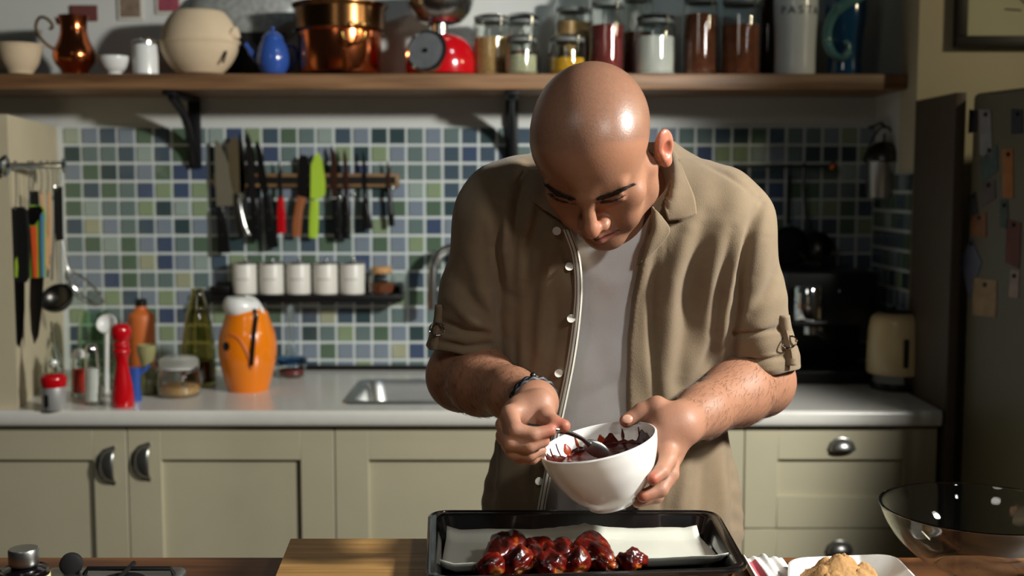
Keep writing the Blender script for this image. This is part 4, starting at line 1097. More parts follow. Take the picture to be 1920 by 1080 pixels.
# big glass bowl
q = PZ(1832, 1068, ZTB); y = q.y; m = MPP(y)
t = thing('glass_bowl', 'large empty clear glass bowl at the right edge', 'bowl', (q.x, y, ZTB))
zr = .090; R_ = .134
pr = sm2([(.001, .0006), (.048, .0006), (.055, .003), (.078, .014), (.106, .038), (.124, .064), (R_, zr - .002), (R_ + .0015, zr)], 5)
inn = [(max(r - .0042, .001), max(z, .006)) for r, z in pr[::-1]]
MB().lathe(pr + [(R_ - .001, zr + .0012)] + inn, 72, closed=True).build('body', 'glass', t)
# bottle with a silver cap and the hob at the left
q = P(46, 1080, 1.38)
t = thing('sauce_bottle', 'dark bottle with a ribbed silver cap at the lower left', 'bottle', (q.x, 1.38, ZTB))
m = MPP(1.38); zz = lambda v: P(46, v, 1.38).z - ZTB
M('darkglass', (18, 12, 16), 0.06, coat=.6); M('labelpaper', (226, 214, 160), 0.6)
MB().lathe(sm2([(44*m, .0), (46*m, .003), (46*m, zz(1076)), (40*m, zz(1068)), (24*m, zz(1062)), (21*m, zz(1058))], 3), 36).build('body', 'darkglass', t)
MB().lathe([(46.6*m, .006), (46.8*m, .007), (46.8*m, zz(1078)), (46.6*m, zz(1077))], 36).build('paper_label', 'labelpaper', t)
cap = MB(); pr = [(27*m, zz(1058)), (28*m, zz(1056)), (28*m, zz(1031)), (26*m, zz(1028)), (2*m, zz(1028))]
cap.lathe(pr, 40).build('cap', 'brushed', t)
hb = thing('gas_hob', 'small steel gas hob with black grate at the lower left', 'hob', (P(217, 1060, 1.55).x, 1.495, ZTB))
m = MPP(1.42)
MB().box(-.088, .098, -.14, .055, .0005, .022, .008, 3).build('plate', 'brushed', hb)
MB().lathe([(.030, .0215), (.030, .025), (.024, .027), (.002, .027)], 28, (.03, -.01, 0)).build('burner', 'blackmatte', hb)
for s in (-1, 1):
    MB().tube([(.03 - .06, -.01 + s*.03, .0215), (.03 - .055, -.01 + s*.03, .030), (.03 + .055, -.01 + s*.03, .030), (.03 + .06, -.01 + s*.03, .0215)], .0032, 8).build('grate_bar', 'blackmatte', hb)
MB().tube([(.03, -.06, .031), (.03, .04, .031)], .0032, 8).build('grate_bar', 'blackmatte', hb)
MB().lathe([(.015, 0), (.015, .008), (.011, .010)], 20, (-.05, .03, .034), (0.2, -1, 0)).build('knob', 'rubber', hb)
MB().tube([(-.05, .03, .034), (-.05, .03, .021)], .004, 8).build('knob_stem', 'rubber', hb)
# ------------------------------------------------------------------ signed-distance modelling for the man
class Field:
    def __init__(self, lo, hi, h):
        self.lo = np.array(lo, np.float64); self.h = h
        self.n = (np.ceil((np.array(hi) - self.lo) / h)).astype(int) + 1
        self.d = np.full(self.n, 0.5, np.float32)
    def region(self, lo, hi):
        a = np.clip(np.floor((np.array(lo) - self.lo) / self.h).astype(int), 0, self.n)
        b = np.clip(np.ceil((np.array(hi) - self.lo) / self.h).astype(int) + 1, 0, self.n)
        if (b <= a).any(): return None
        sl = tuple(slice(i, j) for i, j in zip(a, b))
        X = (self.lo[0] + self.h * np.arange(a[0], b[0]))[:, None, None].astype(np.float32)
        Y = (self.lo[1] + self.h * np.arange(a[1], b[1]))[None, :, None].astype(np.float32)
        Z = (self.lo[2] + self.h * np.arange(a[2], b[2]))[None, None, :].astype(np.float32)
        return sl, X, Y, Z
    def op(self, fn, lo, hi, k=0.01, mode='add'):
        pad = k + 3 * self.h
        r = self.region(np.array(lo) - pad, np.array(hi) + pad)
        if r is None: return
        sl, X, Y, Z = r
        b = fn(X, Y, Z).astype(np.float32); a = self.d[sl]
        if mode == 'add':
            hh = np.clip(0.5 + 0.5 * (a - b) / k, 0, 1)
            self.d[sl] = a + (b - a) * hh - k * hh * (1 - hh)
        else:                                    # smooth subtraction of b
            hh = np.clip(0.5 - 0.5 * (a + b) / k, 0, 1)
            self.d[sl] = a + (-b - a) * hh + k * hh * (1 - hh)
    def ell(self, c, r, k=0.01, mode='add', rot=None):
        c = np.array(c, float); r = np.array(r, float); R = np.array(rot) if rot is not None else np.eye(3)
        m = np.abs(R) @ r
        def fn(X, Y, Z):
            x, y, z = X - c[0], Y - c[1], Z - c[2]
            lx = R[0, 0]*x + R[1, 0]*y + R[2, 0]*z; ly = R[0, 1]*x + R[1, 1]*y + R[2, 1]*z; lz = R[0, 2]*x + R[1, 2]*y + R[2, 2]*z
            k0 = np.sqrt((lx/r[0])**2 + (ly/r[1])**2 + (lz/r[2])**2); k1 = np.sqrt((lx/r[0]**2)**2 + (ly/r[1]**2)**2 + (lz/r[2]**2)**2) + 1e-9
            return k0 * (k0 - 1) / k1
        self.op(fn, c - m, c + m, k, mode)
    def cone(self, a, b, ra, rb, k=0.01, mode='add', sq=None):
        a = np.array(a, float); b = np.array(b, float); ab = b - a; L2 = ab @ ab
        rm = max(ra, rb)
        def fn(X, Y, Z):
            t = np.clip(((X - a[0])*ab[0] + (Y - a[1])*ab[1] + (Z - a[2])*ab[2]) / L2, 0, 1)
            dx, dy, dz = X - a[0] - t*ab[0], Y - a[1] - t*ab[1], Z - a[2] - t*ab[2]
            if sq is not None: dx, dy, dz = dx*sq[0], dy*sq[1], dz*sq[2]
            return np.sqrt(dx*dx + dy*dy + dz*dz) - (ra + (rb - ra)*t)
        ex = 1.0 if sq is None else 1 / min(sq)
        self.op(fn, np.minimum(a, b) - rm*ex, np.maximum(a, b) + rm*ex, k, mode)
    def chain(self, pts, rad, k=0.01, mode='add', sq=None):
        for i in range(len(pts) - 1): self.cone(pts[i], pts[i+1], rad[i], rad[i+1], k, mode, sq)
    def mesh(self):
        d = self.d; n = self.n
        ins = d < 0
        cnt = np.zeros(n - 1, np.int8)
        for i in (0, 1):
            for j in (0, 1):
                for k in (0, 1):
                    cnt += ins[i:n[0]-1+i, j:n[1]-1+j, k:n[2]-1+k]
        ci, cj, ck = np.nonzero((cnt > 0) & (cnt < 8))
        idx = np.full(n - 1, -1, np.int32); idx[ci, cj, ck] = np.arange(len(ci))
        offs = np.array([(i, j, k) for i in (0, 1) for j in (0, 1) for k in (0, 1)])
        vals = np.stack([d[ci+o[0], cj+o[1], ck+o[2]] for o in offs], 1)
        acc = np.zeros((len(ci), 3)); w = np.zeros(len(ci))
        for p in range(8):
            for ax in range(3):
                if offs[p][ax] == 0:
                    o2 = offs[p].copy(); o2[ax] = 1; q = int(o2 @ np.array([4, 2, 1]))
                    va, vb = vals[:, p], vals[:, q]; m = (va < 0) != (vb < 0)
                    t = np.where(m, va / np.where(m, va - vb, 1), 0)
                    for c in range(3):
                        acc[:, c] += m * (offs[p][c] + (t if c == ax else 0))
                    w += m
        pos = acc / w[:, None] + np.stack([ci, cj, ck], 1)
        V = self.lo + self.h * pos
        quads = []
        for ax in range(3):
            s0 = [slice(1, n[0]-1), slice(1, n[1]-1), slice(1, n[2]-1)]; s1 = list(s0)
            s0[ax] = slice(0, n[ax]-1); s1[ax] = slice(1, n[ax])
            A = ins[tuple(s0)]; B = ins[tuple(s1)]
            ii = np.nonzero(A != B)
            base = [ii[0] + (0 if ax == 0 else 1), ii[1] + (0 if ax == 1 else 1), ii[2] + (0 if ax == 2 else 1)]
            u, v = (ax + 1) % 3, (ax + 2) % 3
            def cell(du, dv):
                c = [b.copy() for b in base]; c[u] -= du; c[v] -= dv
                return idx[c[0], c[1], c[2]]
            q = np.stack([cell(1, 1), cell(0, 1), cell(0, 0), cell(1, 0)], 1)
            fl = ~A[ii]
            q[fl] = q[fl][:, ::-1]
            quads.append(q)
        Q = np.concatenate(quads); Q = Q[(Q >= 0).all(1)]
        return V, Q
def relax(V, Q, it=2, lam=0.5):
    e = np.concatenate([Q[:, [0, 1]], Q[:, [1, 2]], Q[:, [2, 3]], Q[:, [3, 0]]])
    e = np.concatenate([e, e[:, ::-1]]); n = len(V)
    deg = np.maximum(np.bincount(e[:, 0], minlength=n), 1)
    for _ in range(it):
        for l in (lam, -lam * 1.03):
            S = np.stack([np.bincount(e[:, 0], weights=V[e[:, 1], c], minlength=n) for c in range(3)], 1) / deg[:, None]
            V = V + l * (S - V)
    return V
def normals(V, Q):
    nf = np.cross(V[Q[:, 2]] - V[Q[:, 0]], V[Q[:, 3]] - V[Q[:, 1]])
    N = np.zeros_like(V)
    for c in range(3):
        for k in range(4): N[:, c] += np.bincount(Q[:, k], weights=nf[:, c], minlength=len(V))
    return N / (np.linalg.norm(N, axis=1, keepdims=True) + 1e-12)
def np_mesh(name, V, Q, mat, parent, color=None):
    me = bpy.data.meshes.new(name)
    me.vertices.add(len(V)); me.vertices.foreach_set('co', V.astype(np.float32).ravel())
    me.loops.add(Q.size); me.loops.foreach_set('vertex_index', Q.astype(np.int32).ravel())
    me.polygons.add(len(Q)); me.polygons.foreach_set('loop_start', np.arange(0, Q.size, 4, dtype=np.int32))
    me.update(calc_edges=True); me.validate(); me.shade_smooth()
    if color is not None:
        at = me.color_attributes.new('tint', 'FLOAT_COLOR', 'POINT')
        at.data.foreach_set('color', np.concatenate([color, np.ones((len(V), 1))], 1).astype(np.float32).ravel())
    me.materials.append(MATS[mat] if isinstance(mat, str) else mat)
    o = bpy.data.objects.new(name, me); COL.objects.link(o); o.parent = parent
    return o
def proj(V):
    dep = V[:, 1]*CP - (V[:, 2] - CAMZ)*SP; up = V[:, 1]*SP + (V[:, 2] - CAMZ)*CP
    return 960 + F*V[:, 0]/dep, 540 - F*up/dep
def polydist(u, v, pts):
    best = np.full(len(u), 1e9); tt = np.zeros(len(u)); n = len(pts) - 1
    for i in range(n):
        a = np.array(pts[i], float); ab = np.array(pts[i+1], float) - a
        t = np.clip(((u - a[0])*ab[0] + (v - a[1])*ab[1]) / (ab @ ab), 0, 1)
        dd = np.hypot(u - a[0] - t*ab[0], v - a[1] - t*ab[1]); m = dd < best
        best = np.where(m, dd, best); tt = np.where(m, (i + t)/n, tt)
    return best, tt
def folds(V, Q, lst, facing=0.05):
    N = normals(V, Q); u, v = proj(V)
    view = V - np.array([0, 0, CAMZ]); view /= np.linalg.norm(view, axis=1, keepdims=True)
    fc = np.clip(-(N * view).sum(1) * 2.5 - facing, 0, 1)
    for pts, amp, wd in lst:
        u0, u1 = min(p[0] for p in pts) - 3*wd, max(p[0] for p in pts) + 3*wd
        v0, v1 = min(p[1] for p in pts) - 3*wd, max(p[1] for p in pts) + 3*wd
        s = np.nonzero((u > u0) & (u < u1) & (v > v0) & (v < v1) & (fc > 0))[0]
        if not len(s): continue
        d_, t_ = polydist(u[s], v[s], pts)
        a = amp * np.exp(-(d_/wd)**2) * np.sin(np.clip(t_*1.0, .04, .96)*math.pi)**.5 * fc[s]
        V[s] += N[s] * a[:, None]
    return V
pv = lambda u, v, y: np.array(P(u, v, y))

man = thing('person', 'man in an open tan shirt over a white tee bending over a white bowl', 'person', (0.15, 1.83, 0))
man_base = np.array([0.15, 1.83, 0.0])

# joints
SL, SR = pv(940, 412, 1.66), pv(1362, 425, 1.665)
EL, ER = pv(866, 702, 1.765), pv(1424, 712, 1.755)
WL, WR = pv(1003, 755, 1.545), pv(1272, 797, 1.545)
NB = pv(1150, 400, 1.68)
CHEST, BELLY, HIPS = pv(1152, 560, 1.755), pv(1148, 800, 1.80), pv(1148, 985, 1.83)
hs = 0.88
cph, sph = math.cos(math.radians(52)), math.sin(math.radians(52))
Rx = np.array([[1, 0, 0], [0, cph, -sph], [0, sph, cph]])
ya = math.radians(-20); Rz = np.array([[math.cos(ya), -math.sin(ya), 0], [math.sin(ya), math.cos(ya), 0], [0, 0, 1]])
ro = math.radians(-2.5); Ry = np.array([[math.cos(ro), 0, math.sin(ro)], [0, 1, 0], [-math.sin(ro), 0, math.cos(ro)]])
RH = Ry @ Rz @ Rx
HC = pv(1119, 285, 1.53)
H = lambda x, y, z: HC + RH @ (np.array([x*1.10, y, z]) * hs)
def Hell(f, c, r, k=.01, mode='add', rot=None):
    f.ell(H(*c), np.array(r)*hs, k, mode, RH if rot is None else RH @ rot)
def Hcone(f, a, b, ra, rb, k=.01, mode='add'): f.cone(H(*a), H(*b), ra*hs, rb*hs, k, mode)
def rot3(ax, deg):
    a = math.radians(deg); c, s = math.cos(a), math.sin(a)
    return {'x': np.array([[1,0,0],[0,c,-s],[0,s,c]]), 'y': np.array([[c,0,s],[0,1,0],[-s,0,c]]), 'z': np.array([[c,-s,0],[s,c,0],[0,0,1]])}[ax]

def torso(f, g):                               # g: how far the surface stands off the body
    f.ell(CHEST, (.168+g, .118+g, .17+g), .05)
    f.ell(pv(1152, 455, 1.70), (.15+g, .10+g, .10+g), .06)
    f.ell(BELLY, (.168+g, .118+g, .21+g), .08)
    f.ell(HIPS, (.178+g, .12+g, .17+g), .08)
    f.cone(SL + np.array([.02, .01, .0]), SR + np.array([-.02, .01, .0]), .056+g, .056+g, .06)
    f.cone(SL + np.array([.03, .03, .02]), pv(1085, 345, 1.74), .045+g, .06+g, .05)
    f.cone(SR + np.array([-.03, .03, .02]), pv(1215, 340, 1.74), .045+g, .06+g, .05)

# ------------------------------------------------------------------ skin: head, neck, arms and hands in one surface
bf = Field((-0.17, 1.36, 0.95), (0.45, 1.92, 1.62), 0.0021)
torso(bf, -.022)
bf.cone(NB + np.array([0, .02, -.05]), H(0, .02, -.03), .060, .052, .03)
bf.chain([SL, EL], [.048, .043], .03); bf.chain([SR, ER], [.048, .043], .03)
for e, w_ in ((EL, WL), (ER, WR)):
    m1 = e + (w_ - e)*.3; m2 = e + (w_ - e)*.72
    bf.chain([e, m1, m2, w_], [.046, .047, .034, .0285], .02)
    bf.ell(e + np.array([0, .004, -.006]), (.047, .047, .047), .03)
# head
Hell(bf, (0, .012, .045), (.086, .099, .085), .02)
Hell(bf, (0, -.022, .046), (.077, .070, .066), .02)
Hell(bf, (0, -.034, -.008), (.066, .056, .078), .02)
for s in (-1, 1):
    Hcone(bf, (s*.060, .000, -.040), (s*.051, -.018, -.076), .018, .016, .03)
    Hcone(bf, (s*.051, -.018, -.076), (s*.014, -.078, -.100), .016, .017, .025)
    Hell(bf, (s*.047, -.058, -.024), (.024, .022, .019), .02)
    Hell(bf, (s*.034, -.070, -.060), (.022, .020, .026), .025)
    Hcone(bf, (s*.008, -.0905, .015), (s*.046, -.076, .021), .0095, .0085, .012)
Hell(bf, (0, -.084, -.100), (.018, .016, .015), .02)
Hcone(bf, (0, -.080, .030), (0, -.086, .012), .012, .010, .02)
for s in (-1, 1):
    Hell(bf, (s*.031, -.098, -.001), (.019, .013, .0115), .010, 'sub')
    Hell(bf, (s*.031, -.0745, -.001), (.0165, .0155, .0125), .006)
    Hcone(bf, (s*.018, -.0885, -.0085), (s*.044, -.0825, -.0075), .0028, .0028, .004)   # lower lid
    Hcone(bf, (s*.016, -.0905, .005), (s*.045, -.083, .006), .0030, .0028, .004)        # upper lid fold
Hcone(bf, (0, -.091, .010), (0, -.113, -.028), .0080, .0110, .009)
Hell(bf, (0, -.117, -.036), (.0125, .0120, .0115), .008)
for s in (-1, 1):
    Hell(bf, (s*.0145, -.102, -.040), (.0090, .0120, .0085), .006)
Hell(bf, (0, -.088, -.062), (.022, .016, .020), .015)
Hcone(bf, (-.021, -.090, -.0685), (0, -.1035, -.0645), .0035, .0058, .005); Hcone(bf, (.021, -.090, -.0685), (0, -.1035, -.0645), .0035, .0058, .005)
Hcone(bf, (-.019, -.090, -.0755), (0, -.101, -.0785), .0040, .0070, .005); Hcone(bf, (.019, -.090, -.0755), (0, -.101, -.0785), .0040, .0070, .005)
Hcone(bf, (-.025, -.0895, -.0715), (0, -.1085, -.0715), .0016, .0016, .003, 'sub'); Hcone(bf, (.025, -.0895, -.0715), (0, -.1085, -.0715), .0016, .0016, .003, 'sub')
# ears
for s in (-1, 1):
    rt = rot3('z', -s*34) @ rot3('x', -10)
    ec = np.array([s*.0875, .016, -.014])
    Hell(bf, ec, (.0085, .0185, .031), .006, 'add', rt)
    en = rt @ np.array([s, 0, 0])
    Hell(bf, ec + en*.0085 + np.array([0, -.001, -.003]), (.0085, .0105, .0165), .003, 'sub', rt)
    Hell(bf, ec + en*.0095 + rt @ np.array([0, .006, .017]), (.0050, .0055, .0085), .003, 'sub', rt)
    Hell(bf, ec + np.array([s*.0005, -.008, -.026]), (.0065, .009, .010), .006, 'add', rt)
    Hell(bf, ec + np.array([-s*.002, -.014, -.006]), (.006, .006, .009), .005)
# his right hand (image left), closed on the spoon
h = lambda u, v, y: pv(u, v, y)
bf.chain([WL, h(990, 772, 1.515)], [.0285, .026], .015)
bf.ell(h(982, 782, 1.497), (.031, .022, .028), .015)
bf.ell(h(1012, 762, 1.502), (.021, .020, .024), .012)           # ball of the thumb
fk = .004
bf.chain([h(990, 765, 1.50), h(956, 776, 1.476), h(966, 806, 1.450), h(1000, 815, 1.447), h(1032, 807, 1.452)], [.016, .0112, .0100, .0090, .0078], fk)
bf.chain([h(980, 785, 1.50), h(946, 797, 1.480), h(957, 829, 1.452), h(992, 835, 1.449), h(1020, 827, 1.456)], [.016, .0112, .0100, .0092, .0078], fk)
bf.chain([h(978, 800, 1.505), h(946, 817, 1.488), h(962, 846, 1.463), h(992, 851, 1.462), h(1014, 844, 1.470)], [.015, .0108, .0096, .0088, .0075], fk)
bf.chain([h(984, 812, 1.51), h(954, 834, 1.500), h(975, 857, 1.480), h(998, 859, 1.481), h(1013, 853, 1.489)], [.014, .0098, .0086, .0078, .0066], fk)
bf.chain([h(1010, 764, 1.505), h(1024, 782, 1.480), h(1040, 795, 1.464), h(1057, 799, 1.458)], [.019, .0122, .0105, .0088], fk)
# his left hand (image right), cradling the bowl
bf.chain([WR, h(1250, 800, 1.545)], [.0285, .027], .015)
bf.ell(h(1246, 815, 1.545), (.026, .030, .037), .015)
bf.ell(h(1250, 845, 1.54), (.022, .028, .030), .015)
bf.chain([h(1258, 785, 1.55), h(1232, 763, 1.552), h(1204, 772, 1.553), h(1174, 789, 1.548)], [.020, .0140, .0115, .0092], .006)
bf.chain([h(1254, 838, 1.525), h(1252, 862, 1.500), h(1240, 885, 1.476), h(1224, 898, 1.462)], [.015, .0112, .0098, .0082], fk)
bf.chain([h(1256, 850, 1.535), h(1256, 888, 1.505), h(1238, 918, 1.488), h(1206, 930, 1.478)], [.015, .0115, .0100, .0084], fk)
bf.chain([h(1254, 852, 1.55), h(1252, 896, 1.535), h(1230, 930, 1.520), h(1196, 941, 1.512)], [.015, .0112, .0098, .0082], fk)
bf.chain([h(1250, 852, 1.565), h(1244, 896, 1.563), h(1222, 926, 1.553), h(1196, 937, 1.545)], [.014, .0102, .0088, .0074], fk)
V, Q = bf.mesh(); del bf
V = relax(V, Q, 3)
# colour: lips, ears, shaved scalp, finger tips (the skin's own colouring); ear hollow, eye sockets and mouth line toned darker
loc = ((V - HC) @ RH) / hs; loc[:, 0] /= 1.10
col = np.tile(np.array(lin((156, 112, 87))[:3]), (len(V), 1))
def paint(mask, c):
    global col
    m = np.clip(mask, 0, 1)[:, None]; col = col*(1 - m) + np.array(lin(c)[:3])*m
hd = (np.linalg.norm(loc, axis=1) < .17)
scalp = hd & (loc[:, 2] > .0)
line = .070 - .45*np.clip(loc[:, 1] + .05, 0, .2) - .06*np.abs(loc[:, 0])/.08*0
edge = np.clip((loc[:, 2] - (.088 - 1.1*np.clip(loc[:, 1] + .062, 0, .09)))/.012, 0, 1) * np.clip((np.abs(loc[:, 0]) + loc[:, 2]*.9 - .05)/.03, 0, 1)
rsn = np.random.RandomState(8).rand(len(V))
paint(edge*scalp*(.30 + .35*rsn), (112, 88, 74))
mott = .5 + .5*np.sin(V[:, 0]*310 + 2*np.sin(V[:, 2]*260))*np.sin(V[:, 2]*290 + 2*np.sin(V[:, 1]*240))
paint(mott*.10, (150, 84, 62))
bd = np.clip((-.050 - loc[:, 2])/.02, 0, 1) * hd * (loc[:, 1] < .01)
paint(bd*(.25 + .3*rsn), (112, 82, 66))
lip = np.exp(-((loc[:, 2] + .0715)/.0075)**2) * (np.abs(loc[:, 0]) < .022) * (loc[:, 1] < -.088) * hd
paint(lip*.75, (160, 84, 78))
mo = np.exp(-((loc[:, 2] + .0715)/.0018)**2) * (np.abs(loc[:, 0]) < .025) * (loc[:, 1] < -.085) * hd
paint(mo*.7, (84, 36, 32))
ear = (np.abs(loc[:, 0]) > .0815) & hd & (np.abs(loc[:, 2]) < .045)
paint(ear*.5, (214, 128, 104))
conch = np.exp(-(((loc[:, 0] - .0845)/.010)**2 + ((loc[:, 1] - .014)/.009)**2 + ((loc[:, 2] + .017)/.014)**2)) * ear
paint(conch*.7, (150, 60, 48))
nose = np.exp(-(((loc[:, 0])/.016)**2 + ((loc[:, 1]+.108)/.022)**2 + ((loc[:, 2]+.034)/.016)**2)) * hd
paint(nose*.45, (204, 120, 94))
for s in (-1, 1):
    lash = np.exp(-((loc[:, 2] + .0062 + .10*(np.abs(loc[:, 0]) - .031)**2*20)/.0016)**2) * np.exp(-((loc[:, 0] - s*.031)/.013)**4) * (loc[:, 1] < -.07) * hd
    paint(lash*.85, (36, 22, 18))
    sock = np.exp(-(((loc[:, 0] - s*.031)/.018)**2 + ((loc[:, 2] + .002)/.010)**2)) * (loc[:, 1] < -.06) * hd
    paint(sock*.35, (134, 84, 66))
for c_, rr in ((h(1224, 898, 1.458), .010), (h(1198, 934, 1.48), .014), (h(1172, 792, 1.545), .008), (h(1050, 800, 1.455), .014), (h(1030, 812, 1.452), .011)):
    paint(np.exp(-(np.linalg.norm(V - c_, axis=1)/rr)**2)*.75, (176, 52, 30))
hands = np.exp(-((np.minimum(np.linalg.norm(V - h(985, 800, 1.48), axis=1), np.linalg.norm(V - h(1245, 840, 1.52), axis=1)))/.07)**4)
paint(hands*.45, (186, 137, 114))
m = M('skin', (190, 136, 104), 0.36, sss=0.12, bump=0.12, bscale=420, var=0.06, scale=60)
nt = m.node_tree; at = nt.nodes.new('ShaderNodeAttribute'); at.attribute_name = 'tint'
mx = [x for x in nt.nodes if x.bl_idname == 'ShaderNodeMix'][0]
mul = nt.nodes.new('ShaderNodeMix'); mul.data_type = 'RGBA'; mul.blend_type = 'MULTIPLY'; mul.inputs['Factor'].default_value = 1.0
mx.inputs['A'].default_value = (.92, .92, .92, 1); mx.inputs['B'].default_value = (1, 1, 1, 1)
nt.links.new(at.outputs['Color'], mul.inputs['A']); nt.links.new(mx.outputs['Result'], mul.inputs['B'])
bs = nt.nodes['Principled BSDF']
at2 = nt.nodes.new('ShaderNodeAttribute'); at2.attribute_name = 'rough'
nt.links.new(at2.outputs['Fac'], bs.inputs['Roughness'])
nt.links.new(mul.outputs['Result'], bs.inputs['Base Color'])
body = np_mesh('body', V - man_base, Q, 'skin', man, col)
rg = np.where(hd & (loc[:, 2] > .03), .33, np.where(hd, .42, .52)).astype(np.float32)
ra_ = body.data.attributes.new('rough', 'FLOAT', 'POINT'); ra_.data.foreach_set('value', rg)
body['label'] = 'bald head, bare forearms and hands'
from mathutils.bvhtree import BVHTree
def bvh(V, Q): return BVHTree.FromPolygons(V.tolist(), Q.tolist())
BV = bvh(V, Q)
def cast(tree, u, v, lift=0.0):
    o0 = Vector((0, 0, CAMZ)); d_ = (P(u, v, 1.0) - o0).normalized()
    hit, nn_, _, dist = tree.ray_cast(o0, d_)
    if hit is None: return None, None
    return hit + nn_ * lift, nn_

# fine dark hair on the forearms
M('armhair', (52, 34, 24), 0.6)
Nb = normals(V, Q); rs = np.random.RandomState(4)
for nm_, E_, W_ in (('arm_hair', EL, WL), ('arm_hair', ER, WR)):
    ax_ = (W_ - E_)/np.linalg.norm(W_ - E_); t_ = (V - E_) @ ax_/np.linalg.norm(W_ - E_)
    rad_ = np.linalg.norm((V - E_) - np.outer((V - E_) @ ax_, ax_), axis=1)
    cand = np.nonzero((t_ > .05) & (t_ < .92) & (rad_ < .06) & (rad_ > .02) & (Nb[:, 1] < .3))[0]
    mb = MB()
    for i in rs.choice(cand, 900, replace=False):
        n_ = Nb[i]; dr = ax_*.8 + np.array([0, 0, -.5]) + rs.randn(3)*.25; dr -= n_*(dr @ n_); dr /= np.linalg.norm(dr)
        p0 = V[i] - man_base; L_ = .007 + .006*rs.rand()
        p1 = p0 + dr*L_*.5 + n_*.0016; p2 = p0 + dr*L_ + n_*.0020
        mb.tube([p0, p1, p2], [.00013, .00011, .00004], 3)
    o = mb.build(nm_, 'armhair', man, 0); o['kind'] = 'stuff'
# ------------------------------------------------------------------ clothes
M('teecloth', (232, 232, 234), 0.85, var=0.04, scale=30, bump=0.2, bscale=500)
M('linen', (121, 104, 81), 0.88, var=0.10, scale=60, bump=0.3, bscale=700, sheen=0.15)
tf = Field((-0.10, 1.50, 0.80), (0.42, 1.98, 1.48), 0.0032)
torso(tf, -.010)
zcut = pv(1180, 400, 1.62)
def neckcut(X, Y, Z):                          # round neckline
    return np.sqrt((X - zcut[0] + .02)**2 + ((Y - 1.66)/1.2)**2 + ((Z - zcut[2] - .07)/1.1)**2) - .088
tf.op(neckcut, (-1, 1, 1), (1, 2.2, 2), .006, 'sub')
V, Q = tf.mesh(); del tf
V = relax(V, Q, 2)
V = folds(V, Q, [([(1085, 560), (1130, 700), (1180, 790)], -.003, 22), ([(1060, 760), (1130, 735), (1190, 700)], -.004, 16), ([(1075, 800), (1130, 790), (1185, 765)], .004, 18),
                 ([(1100, 480), (1130, 530), (1190, 520)], .003, 20), ([(1130, 480), (1160, 560), (1165, 640)], .003, 24)])
tee = np_mesh('tee_shirt', V - man_base, Q, 'teecloth', man); tee['label'] = 'white tee shirt'
TV = bvh(V, Q)

sf = Field((-0.17, 1.48, 0.83), (0.47, 2.02, 1.50), 0.0028)
g_ = .010
# sleeves first, so that their hems can be cut level
sleeves = []
for S, E, hem, r1_, r2_, r3_ in ((SL, EL, pv(868, 668, 1.70)[2], .061, .060, .057), (SR, ER, pv(1420, 703, 1.70)[2], .061, .061, .058)):
    d_ = E - S
    sf.cone(S + np.array([0, 0, .004]), S + d_*.45, r1_, r2_, .02)
    sf.cone(S + d_*.45, S + d_*1.15, r2_, r3_, .02)
    for j, (dz, dr) in enumerate(((.058, .0035), (.026, .0060))):   # rolled bands
        def band(X, Y, Z, S=S, d_=d_, top=hem + dz, rr=r3_ + dr):
            t = (Z - S[2])/d_[2]; cx = S[0] + d_[0]*t; cy = S[1] + d_[1]*t
            r = np.sqrt((X - cx)**2 + (Y - cy)**2)*.97
            return np.maximum(r - rr, Z - top - (X - S[0])*(.12 if S[0] > .1 else -.10))
        c_ = S + d_; sf.op(band, np.array([c_[0] - .12, c_[1] - .14, hem - .03]), np.array([c_[0] + .12, c_[1] + .14, hem + dz + .02]), .002)
    def below(X, Y, Z, hem=hem, S=S): return Z - hem - (X - S[0] - .03)*(.05 if S[0] > .1 else -.06)
    c_ = S + d_; sf.op(below, np.array([c_[0] - .16, c_[1] - .2, hem - .16]), np.array([c_[0] + .16, c_[1] + .2, hem + .01]), .004, 'sub')
    def hol(X, Y, Z, S=S, d_=d_, hem=hem, rr=r3_ - .004):
        t = (Z - S[2])/d_[2]; cx = S[0] + d_[0]*t; cy = S[1] + d_[1]*t
        return np.maximum(np.sqrt((X - cx)**2 + (Y - cy)**2)*.97 - rr, Z - hem - .02)
    sf.op(hol, np.array([c_[0] - .1, c_[1] - .12, hem - .05]), np.array([c_[0] + .1, c_[1] + .12, hem + .02]), .003, 'sub')
torso(sf, g_)
# skirt of the shirt flaring a little at the hips
sf.ell(pv(1146, 975, 1.81), (.196, .135, .16), .06)
# front opening, cut only through the front half
Yc = 1.60
Lpx = [(1062, 395), (1072, 440), (1086, 500), (1086, 560), (1080, 620), (1068, 700), (1055, 780), (1038, 860), (1024, 930), (1012, 1000), (1000, 1060)]
Rpx = [(1215, 395), (1206, 440), (1196, 490), (1184, 560), (1178, 640), (1178, 720), (1182, 800), (1188, 880), (1196, 960), (1204, 1060)]
def line_xz(px):
    q = np.array([P(a, b, 1.64) for a, b in px]); o_ = np.argsort(q[:, 2]); return q[o_, 2], q[o_, 0]
lz, lx = line_xz(Lpx); rz, rx = line_xz(Rpx)
def opening(X, Y, Z):
    xl = np.interp(Z, lz, lx); xr = np.interp(Z, rz, rx)
    return np.maximum(np.maximum(xl - X, X - xr), Y - 1.745)
sf.op(opening, (-.2, 1.4, .7), (.5, 1.76, 1.6), .004, 'sub')
